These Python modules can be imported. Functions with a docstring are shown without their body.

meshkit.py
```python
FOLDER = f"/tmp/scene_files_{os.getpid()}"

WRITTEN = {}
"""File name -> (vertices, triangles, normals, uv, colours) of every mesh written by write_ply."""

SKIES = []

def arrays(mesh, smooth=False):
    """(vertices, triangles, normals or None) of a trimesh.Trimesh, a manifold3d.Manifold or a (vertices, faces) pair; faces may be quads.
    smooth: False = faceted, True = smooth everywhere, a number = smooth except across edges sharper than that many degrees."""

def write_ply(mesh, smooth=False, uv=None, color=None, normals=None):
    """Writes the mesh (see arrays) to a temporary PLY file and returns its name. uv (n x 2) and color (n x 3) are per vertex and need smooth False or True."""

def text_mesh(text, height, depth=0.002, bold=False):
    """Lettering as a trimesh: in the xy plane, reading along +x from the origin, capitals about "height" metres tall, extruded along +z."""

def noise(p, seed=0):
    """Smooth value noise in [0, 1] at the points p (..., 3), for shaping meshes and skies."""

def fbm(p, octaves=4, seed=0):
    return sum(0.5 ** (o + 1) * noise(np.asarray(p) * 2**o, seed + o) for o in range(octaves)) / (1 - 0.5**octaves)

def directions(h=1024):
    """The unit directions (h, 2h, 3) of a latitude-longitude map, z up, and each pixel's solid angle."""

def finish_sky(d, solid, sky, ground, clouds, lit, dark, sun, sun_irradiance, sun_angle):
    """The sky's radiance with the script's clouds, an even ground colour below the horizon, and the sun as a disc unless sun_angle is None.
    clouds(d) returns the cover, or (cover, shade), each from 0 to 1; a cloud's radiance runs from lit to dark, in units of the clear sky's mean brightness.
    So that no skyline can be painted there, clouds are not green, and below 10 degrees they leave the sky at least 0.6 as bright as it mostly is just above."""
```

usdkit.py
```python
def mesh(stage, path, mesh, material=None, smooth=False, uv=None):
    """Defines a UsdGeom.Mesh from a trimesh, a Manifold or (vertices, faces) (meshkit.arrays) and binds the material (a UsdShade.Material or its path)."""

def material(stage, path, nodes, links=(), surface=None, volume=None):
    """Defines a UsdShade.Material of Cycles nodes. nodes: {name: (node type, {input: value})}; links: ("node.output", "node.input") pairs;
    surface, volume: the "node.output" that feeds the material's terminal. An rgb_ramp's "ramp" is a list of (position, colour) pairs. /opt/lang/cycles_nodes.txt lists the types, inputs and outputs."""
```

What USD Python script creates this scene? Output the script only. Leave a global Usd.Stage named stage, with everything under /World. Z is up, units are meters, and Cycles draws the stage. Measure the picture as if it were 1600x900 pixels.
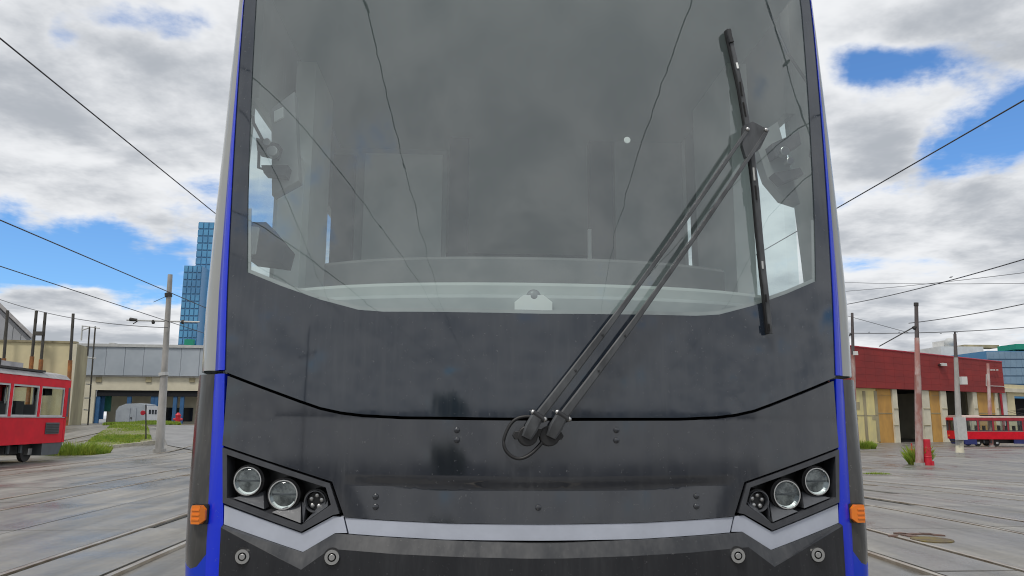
import math, random
import numpy as np
import trimesh, usdkit, meshkit
import shapely.geometry as sg
import shapely.ops as so
from shapely import affinity, contains_xy
from scipy.spatial import Delaunay
from pxr import Usd, UsdGeom, UsdLux, UsdShade, Gf, Sdf

stage = Usd.Stage.CreateInMemory()
UsdGeom.SetStageUpAxis(stage, 'Z'); UsdGeom.SetStageMetersPerUnit(stage, 1.0)
UsdGeom.Xform.Define(stage, '/World'); UsdGeom.Scope.Define(stage, '/World/Looks')
random.seed(4); RNG = np.random.default_rng(4)

# ------------------------------------------------------------------ camera
FPX = 1155.0; PITCH = math.radians(9.5); YAW = math.radians(3.2); ROLL = math.radians(0.3)
CY = 657.0 - FPX * math.tan(PITCH)
C = np.array([-0.222, 0.0, 1.45])
FWD = np.array([math.sin(YAW) * math.cos(PITCH), math.cos(YAW) * math.cos(PITCH), math.sin(PITCH)])
_r = np.array([math.cos(YAW), -math.sin(YAW), 0.0]); _u = np.cross(_r, FWD)
RIGHT = _r * math.cos(ROLL) + _u * math.sin(ROLL); UP = _u * math.cos(ROLL) - _r * math.sin(ROLL)
cam = UsdGeom.Camera.Define(stage, '/World/camera')
cam.CreateHorizontalApertureAttr(36.0); cam.CreateFocalLengthAttr(36.0 * FPX / 1600.0)
cam.CreateVerticalApertureAttr(20.25)
cam.CreateVerticalApertureOffsetAttr((CY - 450.0) / 1600.0 * 36.0)
cam.CreateClippingRangeAttr((0.05, 5000.0))
cam.CreateExposureAttr(0.62)
_m = Gf.Matrix4d(1.0)
for _i, _a in enumerate((RIGHT, UP, -FWD, C)):
    for _j in range(3): _m[_i, _j] = float(_a[_j])
cam.AddTransformOp().Set(_m)

# ------------------------------------------------------------------ sky and sun
SUN_EL, SUN_AZ = math.radians(60), math.radians(215)          # azimuth measured from +y towards +x: behind the viewer, a little to the left
SUN = np.array([math.sin(SUN_AZ) * math.cos(SUN_EL), math.cos(SUN_AZ) * math.cos(SUN_EL), math.sin(SUN_EL)])
SKY_STRENGTH = 0.1
CLOUD_LIT, CLOUD_GREY = (5.7, 5.8, 5.95), (2.9, 3.1, 3.4)

def ray(px, py):
    d = FWD * FPX + RIGHT * (px - 800.0) + UP * (CY - py)
    return d / np.linalg.norm(d)

def make_sky():
    n, l = {}, []
    n['tc'] = ('texture_coordinate', {})
    n['sep'] = ('separate_xyz', {}); l.append(('tc.generated', 'sep.vector'))
    n['zc'] = ('math', {'math_type': 'maximum', 'value2': 0.0}); l.append(('sep.z', 'zc.value1'))
    n['za'] = ('math', {'math_type': 'add', 'value2': 0.13}); l.append(('zc.value', 'za.value1'))
    for a in 'xy':
        n['d' + a] = ('math', {'math_type': 'divide'}); l += [('sep.' + a, f'd{a}.value1'), ('za.value', f'd{a}.value2')]
    n['cv'] = ('combine_xyz', {'z': 3.7}); l += [('dx.value', 'cv.x'), ('dy.value', 'cv.y')]
    n['n1'] = ('noise_texture', {'scale': 1.2, 'detail': 11.0, 'roughness': 0.62, 'distortion': 0.1}); l.append(('cv.vector', 'n1.vector'))
    n['n2'] = ('noise_texture', {'scale': 2.4, 'detail': 9.0, 'roughness': 0.6, 'distortion': 0.1}); l.append(('cv.vector', 'n2.vector'))
    n['n0'] = ('math', {'math_type': 'multiply_add', 'value2': 2.4, 'value3': -0.58}); l.append(('n1.fac', 'n0.value1'))
    last = 'n0.value'
    blobs = [(0, 385, -.45, 3.3), (70, 400, -.45, 3.0), (140, 408, -.45, 3.0), (215, 410, -.45, 3.0), (290, 395, -.45, 3.2), (275, 52, -.36, 2.2), (205, 30, -.3, 2.2), (140, 5, -.3, 3), (90, 70, -.2, 2), (335, 60, -.3, 2.4), (70, 55, -.25, 2),
             (1340, 108, -.3, 2.2), (1400, 98, -.34, 2.2), (1470, 88, -.3, 2.2), (1540, 78, -.26, 2.2), (1455, 268, -.4, 2.2), (1535, 240, -.46, 2.6), (1600, 190, -.46, 3.0), (1330, 325, -.3, 2.2), (1400, 128, -.2, 2.5), (1345, 170, .1, 3),
             (90, 210, .17, 8), (280, 290, .18, 6), (100, 310, .2, 4), (60, 110, .1, 4), (270, 180, .1, 5), (100, 505, .3, 3.6), (220, 500, .26, 3.2), (1480, 400, .14, 9), (1440, 195, .1, 2.6), (1400, 20, .16, 4.5),
             (1400, 525, .2, 3)]
    n['wn'] = ('noise_texture', {'scale': 9.0, 'detail': 5.0, 'roughness': 0.5}); l.append(('tc.generated', 'wn.vector'))
    n['wo'] = ('vector_math', {'math_type': 'multiply_add', 'vector2': (.22, .22, .12), 'vector3': (-.11, -.11, -.06)}); l.append(('wn.color', 'wo.vector1'))
    n['wa'] = ('vector_math', {'math_type': 'add'}); l += [('wo.vector', 'wa.vector1'), ('tc.generated', 'wa.vector2')]
    n['wv'] = ('vector_math', {'math_type': 'normalize'}); l.append(('wa.vector', 'wv.vector1'))
    for i, (px, py, b, r) in enumerate(blobs):
        c = ray(px, py); k = 2.0 / math.radians(r) ** 2
        n[f'b{i}'] = ('vector_math', {'math_type': 'dot_product', 'vector2': tuple(c)}); l.append(('wv.vector', f'b{i}.vector1'))
        n[f'c{i}'] = ('math', {'math_type': 'multiply_add', 'value2': k, 'value3': -k}); l.append((f'b{i}.value', f'c{i}.value1'))
        n[f'e{i}'] = ('math', {'math_type': 'exponent'}); l.append((f'c{i}.value', f'e{i}.value1'))
        n[f'f{i}'] = ('math', {'math_type': 'multiply_add', 'value2': b}); l += [(f'e{i}.value', f'f{i}.value1'), (last, f'f{i}.value3')]
        last = f'f{i}.value'
    n['bk'] = ('vector_math', {'math_type': 'dot_product', 'vector2': (0.0, -0.77, 0.64)}); l.append(('tc.generated', 'bk.vector1'))
    n['bs'] = ('map_range', {'range_type': 'smoothstep', 'from_min': 0.1, 'from_max': 0.75, 'to_min': 0.0, 'to_max': 0.22, 'clamp': True}); l.append(('bk.value', 'bs.value'))
    n['bd'] = ('math', {'math_type': 'add'}); l += [('bs.result', 'bd.value1'), (last, 'bd.value2')]; last = 'bd.value'
    n['cover'] = ('map_range', {'range_type': 'smoothstep', 'from_min': 0.20, 'from_max': 0.60, 'to_min': 0.0, 'to_max': 1.0, 'clamp': True}); l.append((last, 'cover.value'))
    n['n3'] = ('math', {'math_type': 'multiply_add', 'value2': 1.9, 'value3': -0.45}); l.append(('n2.fac', 'n3.value1'))
    n['thick'] = ('math', {'math_type': 'multiply_add', 'value2': 0.55}); l += [(last, 'thick.value1'), ('n3.value', 'thick.value3')]
    n['shade'] = ('map_range', {'range_type': 'smoothstep', 'from_min': 0.62, 'from_max': 1.36, 'to_min': 0.0, 'to_max': 1.0, 'clamp': True}); l.append(('thick.value', 'shade.value'))
    n['sw'] = ('map_range', {'from_min': 0.0, 'from_max': 0.22, 'to_min': 0.0, 'to_max': 0.5, 'clamp': True}); l.append(('bs.result', 'sw.value'))
    n['sh2'] = ('mix_float', {'b': 0.3}); l += [('sw.result', 'sh2.fac'), ('shade.result', 'sh2.a')]
    n['cc'] = ('mix', {'color1': CLOUD_LIT, 'color2': CLOUD_GREY}); l.append(('sh2.result', 'cc.fac'))
    n['sky'] = ('sky_texture', {'sky_type': 'single_scattering', 'sun_disc': False, 'sun_elevation': SUN_EL, 'sun_rotation': SUN_AZ, 'air_density': 1.0, 'aerosol_density': 0.6, 'ozone_density': 2.5})
    n['mx'] = ('mix', {}); n['deep'] = ('mix', {'mix_type': 'multiply', 'fac': 1.0, 'color2': (0.58, 0.86, 1.12)}); l += [('sky.color', 'deep.color1'), ('cover.result', 'mx.fac'), ('deep.color', 'mx.color1'), ('cc.color', 'mx.color2')]
    n['bg'] = ('background_shader', {'strength': SKY_STRENGTH}); l.append(('mx.color', 'bg.color'))
    return usdkit.material(stage, '/World/Looks/sky_material', n, l, surface='bg.background')

dome = UsdLux.DomeLight.Define(stage, '/World/sky')
UsdShade.MaterialBindingAPI.Apply(dome.GetPrim()).Bind(make_sky())
sun = UsdLux.DistantLight.Define(stage, '/World/sun')
sun.CreateNormalizeAttr(True); sun.CreateIntensityAttr(0.38); sun.CreateAngleAttr(12.0); sun.CreateColorAttr(Gf.Vec3f(1.0, 0.95, 0.88))
_q = Gf.Rotation(Gf.Vec3d(0, 0, 1), Gf.Vec3d(*map(float, SUN)))
sun.AddTransformOp().Set(Gf.Matrix4d().SetRotate(_q))

# ------------------------------------------------------------------ projection helpers (pixels of the 1600 x 900 photograph to places)
def ss(a, b, t):
    t = np.clip((t - a) / (b - a), 0, 1); return t * t * (3 - 2 * t)
def g(x, y):
    """height of the yard: it falls gently to the right and rises to the left beyond the tracks"""
    return -(0.55 * ss(8, 34, y) + 0.28 * ss(34, 75, y)) * ss(0, 7, x) + 1.05 * ss(30, 47, y) * ss(4, 9, -x)
def depth(px, py, Y):
    d = ray(px, py); return C + d * (Y - C[1]) / d[1]
def ground(px, py):
    d = ray(px, py); z = 0.0
    for _ in range(80):
        p = C + d * (z - C[2]) / min(d[2], -1e-4); z = 0.5 * z + 0.5 * float(g(p[0], p[1]))
    return p
def on_plane(px, py, o, nrm):
    d = ray(px, py); return C + d * (np.dot(np.asarray(o) - C, nrm) / np.dot(d, nrm))
def on_z(px, py, z):
    d = ray(px, py); return C + d * (z - C[2]) / d[2]

# ------------------------------------------------------------------ materials
def M(name, color, rough=0.5, metal=0.0, var=0.0, scale=6.0, stretch=(1, 1, 1), color2=None, bump=0.0, bscale=60.0, spec=0.5, coat=0.0, lo=0.35, hi=0.65, rvar=0.0, detail=5.0):
    n = {'p': ('principled_bsdf', {'base_color': color, 'roughness': rough, 'metallic': metal, 'specular_ior_level': spec, 'coat_weight': coat, 'coat_roughness': 0.05})}
    l = []
    if var or color2 is not None or rvar:
        c2 = color2 if color2 is not None else tuple(c * (1 - var) for c in color)
        n['g'] = ('geometry', {}); n['mp'] = ('mapping', {'scale': tuple(s * scale for s in stretch)})
        n['n'] = ('noise_texture', {'scale': 1.0, 'detail': detail, 'roughness': 0.62})
        n['r'] = ('rgb_ramp', {'ramp': [(lo, color), (hi, c2)]})
        l += [('g.position', 'mp.vector'), ('mp.vector', 'n.vector'), ('n.fac', 'r.fac'), ('r.color', 'p.base_color')]
        if rvar:
            n['rr'] = ('map_range', {'from_min': lo, 'from_max': hi, 'to_min': rough, 'to_max': rough + rvar, 'clamp': True})
            l += [('n.fac', 'rr.value'), ('rr.result', 'p.roughness')]
    if bump:
        n['g2'] = ('geometry', {}); n['bn'] = ('noise_texture', {'scale': bscale, 'detail': 4.0}); n['b'] = ('bump', {'strength': bump, 'distance': 0.02})
        l += [('g2.position', 'bn.vector'), ('bn.fac', 'b.height'), ('b.normal', 'p.normal')]
    return usdkit.material(stage, '/World/Looks/' + name, n, l, surface='p.BSDF')

def dirty_gloss(name, base, dust, rough, amount, streak=(9, 9, 1.1), wobble=0.0, spec=.5):
    """gloss paint with rain streaks and road film: fine vertical streaks times broad clouds of dust"""
    n = {'g': ('geometry', {}), 'm1': ('mapping', {'scale': streak}), 'm2': ('mapping', {'scale': (2.2, 2.2, 3.0)}), 'm3': ('mapping', {'scale': (60, 60, 5)}), 'n4': ('noise_texture', {'scale': 95.0, 'detail': 3.0, 'roughness': 0.6}), 's4': ('map_range', {'from_min': 0.64, 'from_max': 0.74, 'to_min': 0.0, 'to_max': 0.4, 'clamp': True}), 'd': ('math', {'math_type': 'maximum'}),
         'n1': ('noise_texture', {'scale': 1.0, 'detail': 6.0, 'roughness': 0.65}), 'n2': ('noise_texture', {'scale': 1.0, 'detail': 5.0, 'roughness': 0.6}), 'n3': ('noise_texture', {'scale': 1.0, 'detail': 3.0}),
         's1': ('map_range', {'from_min': 0.38, 'from_max': 0.72, 'clamp': True}), 's2': ('map_range', {'from_min': 0.35, 'from_max': 0.65, 'to_min': 0.25, 'to_max': 1.0, 'clamp': True}), 's3': ('map_range', {'from_min': 0.45, 'from_max': 0.75, 'to_min': 0.5, 'to_max': 1.0, 'clamp': True}),
         'a': ('math', {'math_type': 'multiply'}), 'b': ('math', {'math_type': 'multiply'}), 'c': ('math', {'math_type': 'multiply', 'value2': amount}),
         'mx': ('mix', {'color1': base, 'color2': dust}), 'ro': ('map_range', {'from_min': 0.0, 'from_max': 0.6, 'to_min': rough, 'to_max': rough + 0.3, 'clamp': True}),
         'p': ('principled_bsdf', {'specular_ior_level': spec})}
    l = [('g.position', 'm1.vector'), ('g.position', 'm2.vector'), ('g.position', 'm3.vector'), ('m1.vector', 'n1.vector'), ('m2.vector', 'n2.vector'), ('m3.vector', 'n3.vector'),
         ('n1.fac', 's1.value'), ('n2.fac', 's2.value'), ('n3.fac', 's3.value'), ('s1.result', 'a.value1'), ('s2.result', 'a.value2'), ('a.value', 'b.value1'), ('s3.result', 'b.value2'),
         ('b.value', 'c.value1'), ('g.position', 'n4.vector'), ('n4.fac', 's4.value'), ('s4.result', 'd.value1'), ('c.value', 'd.value2'), ('d.value', 'mx.fac'), ('mx.color', 'p.base_color'), ('d.value', 'ro.value'), ('ro.result', 'p.roughness')]
    if wobble:
        n['wn'] = ('noise_texture', {'scale': 2.3, 'detail': 2.0}); n['wb'] = ('bump', {'strength': wobble, 'distance': 0.05}); l += [('g.position', 'wn.vector'), ('wn.fac', 'wb.height'), ('wb.normal', 'p.normal')]
    return usdkit.material(stage, '/World/Looks/' + name, n, l, surface='p.BSDF')

def glass_mat(name, tint, ior, dust=0.0, dust_haze_col=(.3, .31, .31), rough=0.0):
    f0 = ((ior - 1) / (ior + 1)) ** 2
    n = {'lw': ('layer_weight', {'blend': 0.5}), 'pw': ('math', {'math_type': 'power', 'value2': 5.0}), 'f': ('math', {'math_type': 'multiply_add', 'value2': 1 - f0, 'value3': f0}),
         't': ('transparent_bsdf', {'color': tint}), 'gl': ('glossy_bsdf', {'color': (1, 1, 1), 'roughness': rough}), 'm': ('mix_closure', {})}
    l = [('lw.facing', 'pw.value1'), ('pw.value', 'f.value1'), ('f.value', 'm.fac'), ('t.BSDF', 'm.closure1'), ('gl.BSDF', 'm.closure2')]
    out = 'm.closure'
    if dust:
        n['d'] = ('diffuse_bsdf', {'color': dust_haze_col}); n['m2'] = ('mix_closure', {'fac': dust}); l += [('m.closure', 'm2.closure1'), ('d.BSDF', 'm2.closure2')]; out = 'm2.closure'
    return usdkit.material(stage, '/World/Looks/' + name, n, l, surface=out)

def yard_mat():
    """damp concrete: slab to slab tone, tyre and oil streaks along the tracks, wet sheen in patches"""
    n = {'g': ('geometry', {}), 'm1': ('mapping', {'scale': (2.4, 0.14, 1)}), 'm2': ('mapping', {'scale': (0.5, 0.32, 1)}), 'm3': ('mapping', {'scale': (9, 9, 9)}), 'oi': ('object_info', {}),
         'n1': ('noise_texture', {'scale': 1.0, 'detail': 6.0, 'roughness': 0.6}), 'n2': ('noise_texture', {'scale': 1.0, 'detail': 6.0, 'roughness': 0.62, 'distortion': 0.4}), 'n3': ('noise_texture', {'scale': 1.0, 'detail': 6.0, 'roughness': 0.7}),
         'r1': ('rgb_ramp', {'ramp': [(0.3, (.13, .122, .106)), (0.5, (.23, .219, .197)), (0.72, (.315, .303, .273))]}),
         'r2': ('rgb_ramp', {'ramp': [(0.36, (.46, .46, .47)), (0.60, (1, 1, 1))]}), 'r3': ('rgb_ramp', {'ramp': [(0.3, (.8, .8, .8)), (0.7, (1.08, 1.07, 1.05))]}),
         'v': ('map_range', {'from_min': 0, 'from_max': 1, 'to_min': 0.86, 'to_max': 1.1}),
         'x1': ('mix', {'mix_type': 'multiply', 'fac': 1.0}), 'x2': ('mix', {'mix_type': 'multiply', 'fac': 1.0}), 'x3': ('mix', {'mix_type': 'multiply', 'fac': 1.0}),
         'ro': ('map_range', {'from_min': 0.36, 'from_max': 0.58, 'to_min': 0.2, 'to_max': 0.55, 'clamp': True}),
         'b': ('bump', {'strength': 0.18, 'distance': 0.01}), 'p': ('principled_bsdf', {})}
    l = [('g.position', 'm1.vector'), ('g.position', 'm2.vector'), ('g.position', 'm3.vector'), ('m1.vector', 'n1.vector'), ('m2.vector', 'n2.vector'), ('m3.vector', 'n3.vector'),
         ('n1.fac', 'r1.fac'), ('n2.fac', 'r2.fac'), ('n3.fac', 'r3.fac'), ('r1.color', 'x1.color1'), ('r2.color', 'x1.color2'), ('x1.color', 'x2.color1'), ('r3.color', 'x2.color2'),
         ('oi.random', 'v.value'), ('x2.color', 'x3.color1'), ('v.result', 'x3.color2'), ('x3.color', 'p.base_color'), ('n2.fac', 'ro.value'), ('ro.result', 'p.roughness'), ('n3.fac', 'b.height'), ('b.normal', 'p.normal')]
    return usdkit.material(stage, '/World/Looks/yard_concrete', n, l, surface='p.BSDF')

K = {}
K['yard'] = yard_mat()
K['joint'] = M('dark_joint', (.05, .05, .045), .9, var=.4)
K['rail'] = M('worn_rail_steel', (.55, .50, .42), .34, metal=.75, color2=(.30, .23, .16), scale=5, stretch=(1, .4, 1))
K['panel'] = dirty_gloss('black_front_paint', (.011, .013, .018), (.13, .135, .14), .06, .25, wobble=.015, spec=.9)
K['blackglass'] = dirty_gloss('black_glass_band', (.014, .020, .030), (.14, .145, .15), .03, .3, streak=(14, 14, 1.3), wobble=.012, spec=.85)
K['bumper'] = dirty_gloss('bumper_plastic', (.012, .013, .016), (.08, .082, .085), .16, .35, streak=(12, 12, 2))
K['bevel'] = dirty_gloss('bumper_bevel_skylit', (.022, .024, .028), (.14, .14, .14), .32, .6, streak=(14, 14, 4))  # paler than the bumper: skylight on the tilted face put into colour
K['blue'] = dirty_gloss('blue_paint', (.003, .025, .60), (.05, .07, .30), .22, .28, streak=(14, 14, 1.6), spec=.45)
K['silver'] = M('silver_grey_strip', (.42, .45, .52), .42, var=.12, scale=9)
K['sidefilm'] = dirty_gloss('side_gloss_grey', (.03, .03, .03), (.22, .21, .19), .14, .75, streak=(5, 5, 1.2))
K['sidepale'] = dirty_gloss('side_pale_gloss', (.30, .31, .30), (.42, .43, .42), .06, .35, streak=(5, 5, 1.2))  # opaque pale grey gloss on the upper sides
K['sideblue'] = M('blue_side_paint', (.006, .035, .45), .3, spec=.35, color2=(.05, .07, .33), scale=4, lo=.45, hi=.75)
K['black'] = M('matt_black', (.012, .012, .013), .6)
K['gap'] = M('gap_black', (.004, .004, .004), .9)
K['rubber'] = M('black_rubber', (.014, .014, .015), .55, var=.3, scale=30)
K['arm'] = M('wiper_arm_paint', (.075, .08, .085), .4, color2=(.035, .037, .04), scale=20, stretch=(1, 1, .4))
K['darkarm'] = M('wiper_dark', (.02, .021, .023), .45)
K['bezel'] = M('bezel_grey', (.055, .058, .066), .42, var=.3, scale=18)
K['cavity'] = M('lamp_cavity', (.012, .013, .014), .4)
K['facet'] = M('lamp_facet', (.085, .09, .10), .38, var=.25, scale=20)
K['chrome'] = M('chrome', (.75, .77, .78), .12, metal=1.0)
K['dullsteel'] = M('dull_steel', (.5, .5, .49), .35, metal=1.0)
K['bowl'] = M('lamp_bowl', (.42, .43, .44), .16, metal=1.0, color2=(.14, .15, .16), scale=28, lo=.42, hi=.6, spec=.7)
K['ringsteel'] = M('lamp_ring_steel', (.75, .76, .77), .18, metal=1.0)
K['projector'] = M('projector_lens', (.02, .024, .026), .06, spec=.9, coat=.6)
K['crescent'] = M('lamp_glint_white', (.85, .87, .87), .25, spec=.7)  # white of the painted reflection inside the lamps
K['lens'] = glass_mat('lamp_lens', (.85, .9, .9), 1.45)
K['amber'] = M('amber_lens', (.75, .19, .012), .25, coat=.6)
K['windscreen'] = glass_mat('windscreen_glass', (.84, .90, .89), 2.15, dust=.085, dust_haze_col=(.27, .335, .335))  # dust layer, lightened and tinted to paint in the sky haze too
K['pane'] = glass_mat('side_pane', (.78, .86, .86), 1.55)
K['cabgrey'] = M('cab_wall_grey', (.62, .65, .63), .6, var=.1, scale=3)
K['cabdark'] = M('cab_dark_trim', (.065, .06, .07), .6, var=.2, scale=3)
K['cabmid'] = M('cab_partition', (.34, .35, .35), .55, var=.15, scale=3)
K['cabwhite'] = M('cab_blind', (.82, .86, .83), .7)
K['dashdark'] = M('dash_dark', (.12, .125, .125), .7)
K['dashgrey'] = M('dash_grey', (.40, .43, .42), .65)
K['ceil'] = M('cab_ceiling', (.33, .36, .36), .7)
K['white'] = M('white_plastic', (.8, .82, .8), .4)
K['dome'] = M('smoked_dome', (.2, .21, .22), .1, coat=.8)
K['red'] = M('tram_red', (.60, .004, .018), .45, var=.22, scale=2, spec=.25)
K['darkred'] = M('tram_dark_red', (.33, .012, .025), .4, var=.3, scale=3)
K['tramroof'] = M('tram_roof_grey', (.36, .35, .35), .6, var=.3, scale=3)
K['creamroof'] = M('tram_roof_cream', (.44, .34, .30), .6, var=.25, scale=3)
K['skirtgrey'] = M('skirt_grey', (.075, .085, .09), .55, var=.3, scale=3)
K['skirtblue'] = M('skirt_blue', (.015, .022, .14), .5, var=.3, scale=2)
K['tramglass'] = glass_mat('tram_window', (.82, .86, .84), 1.5)
K['iron'] = M('dark_iron', (.03, .028, .026), .7, var=.4, scale=8)
K['seat'] = M('seat_grey', (.16, .17, .18), .6)
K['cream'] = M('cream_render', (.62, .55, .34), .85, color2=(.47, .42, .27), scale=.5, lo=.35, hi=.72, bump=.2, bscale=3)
K['creamdark'] = M('stained_shaded_cream', (.36, .32, .20), .88, color2=(.22, .19, .12), scale=.9, stretch=(1, 1, .3))  # stained trim, and the workshop end wall with its shade in the colour
K['palecream'] = M('pale_cream', (.62, .58, .45), .85, var=.18, scale=.8)
K['ochre'] = M('ochre_board', (.52, .29, .07), .8, color2=(.38, .21, .06), scale=.8, stretch=(1, 1, .5))
K['doorcream'] = M('door_cream', (.70, .60, .25), .7, color2=(.50, .45, .24), scale=.7, stretch=(1, 1, .4))
K['fascia'] = M('red_cladding', (.27, .030, .027), .65, color2=(.20, .026, .025), scale=.35, stretch=(1, 1, 2), spec=.3)
K['cladgrey'] = M('grey_cladding', (.36, .40, .44), .5, color2=(.29, .33, .37), scale=.5)
K['gablegrey'] = M('gable_grey', (.33, .34, .36), .7, var=.2, scale=.5)
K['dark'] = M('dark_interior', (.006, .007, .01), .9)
K['bluepaint'] = M('blue_door', (.03, .11, .25), .6, var=.2, scale=2)
K['greenpaint'] = M('green_door', (.02, .17, .13), .6, var=.2, scale=2)
K['towerglass'] = M('tower_glass', (.03, .16, .33), .12, metal=.0, spec=.9, color2=(.06, .27, .48), scale=.08, lo=.4, hi=.6)
K['towerband'] = M('tower_band', (.03, .155, .31), .3, spec=.7)
K['officeglass'] = M('office_glass', (.09, .17, .26), .12, spec=.8, color2=(.16, .26, .36), scale=.15)
K['offwhite'] = M('white_block', (.62, .62, .6), .8, var=.2, scale=.4)
K['sitegreen'] = M('green_net', (.01, .25, .16), .8, var=.2)
K['concretepole'] = M('pole_concrete', (.36, .35, .33), .8, color2=(.24, .235, .22), scale=2.5, stretch=(1, 1, .4))
K['rustpole'] = M('pole_faded_red', (.36, .27, .25), .8, color2=(.26, .11, .09), scale=2.2, stretch=(1, 1, .5), lo=.42, hi=.6)
K['redpole'] = M('pole_red', (.36, .17, .15), .8, color2=(.45, .38, .36), scale=1.6, stretch=(1, 1, .5), lo=.45, hi=.62)
K['darkpole'] = M('pole_dark_top', (.10, .085, .085), .8, var=.3, scale=3)
K['rust'] = M('rust', (.34, .13, .035), .85, color2=(.16, .07, .03), scale=4)
K['postdark'] = M('post_dark', (.07, .065, .055), .8, var=.4, scale=4)
K['redpaint'] = M('red_marker', (.50, .012, .03), .5, var=.2, scale=4)
K['wire'] = M('wire_dark', (.03, .03, .034), .5)
K['boxgrey'] = M('box_grey', (.46, .47, .46), .6, var=.15, scale=4)
K['trailer'] = M('van_rear_shade', (.34, .38, .42), .5, color2=(.26, .29, .33), scale=1.5)  # rear of the white van, its shade put into this grey
K['vanwhite'] = M('van_white', (.70, .71, .72), .4, var=.1, scale=2)
K['blueglass'] = M('dark_window', (.02, .025, .035), .12)
K['grass'] = M('grass', (.11, .21, .012), .8, color2=(.25, .30, .03), scale=3.0)
K['soil'] = M('verge_soil', (.13, .16, .03), .95, color2=(.2, .18, .13), scale=.7, bump=.5, bscale=8)
K['kerb'] = M('kerb_stone', (.46, .43, .34), .8, var=.35, scale=2)
K['path'] = M('path_asphalt', (.22, .22, .22), .6, var=.3, scale=1.2)
K['leaf'] = M('leaf', (.045, .085, .02), .7, color2=(.07, .12, .03), scale=1.5)
K['bark'] = M('bark', (.10, .075, .05), .9, var=.4, scale=6)
K['iron_cover'] = M('rusty_cover', (.15, .115, .025), .8, color2=(.075, .055, .045), scale=5, bump=.4, bscale=30)
K['brick_patch'] = M('patch_brick', (.16, .10, .08), .85, var=.4, scale=9)

# ------------------------------------------------------------------ mesh helpers
def hexa(O, U, V, W):
    """box from a corner and three edge vectors"""
    O, U, V, W = (np.asarray(a, float) for a in (O, U, V, W))
    v = np.array([O, O + U, O + U + V, O + V, O + W, O + U + W, O + U + V + W, O + V + W])
    f = np.array([[0, 3, 2], [0, 2, 1], [4, 5, 6], [4, 6, 7], [0, 1, 5], [0, 5, 4], [1, 2, 6], [1, 6, 5], [2, 3, 7], [2, 7, 6], [3, 0, 4], [3, 4, 7]])
    if np.dot(np.cross(U, V), W) < 0: f = f[:, ::-1]
    return v, f
def join(*ms):
    vs, fs, k = [], [], 0
    for m in ms:
        v, f = (np.asarray(m.vertices), np.asarray(m.faces)) if hasattr(m, 'vertices') else m
        vs.append(v); fs.append(np.asarray(f) + k); k += len(v)
    return np.vstack(vs), np.vstack(fs)
def box(x0, x1, y0, y1, z0, z1): return hexa((x0, y0, z0), (x1 - x0, 0, 0), (0, y1 - y0, 0), (0, 0, z1 - z0))
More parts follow.
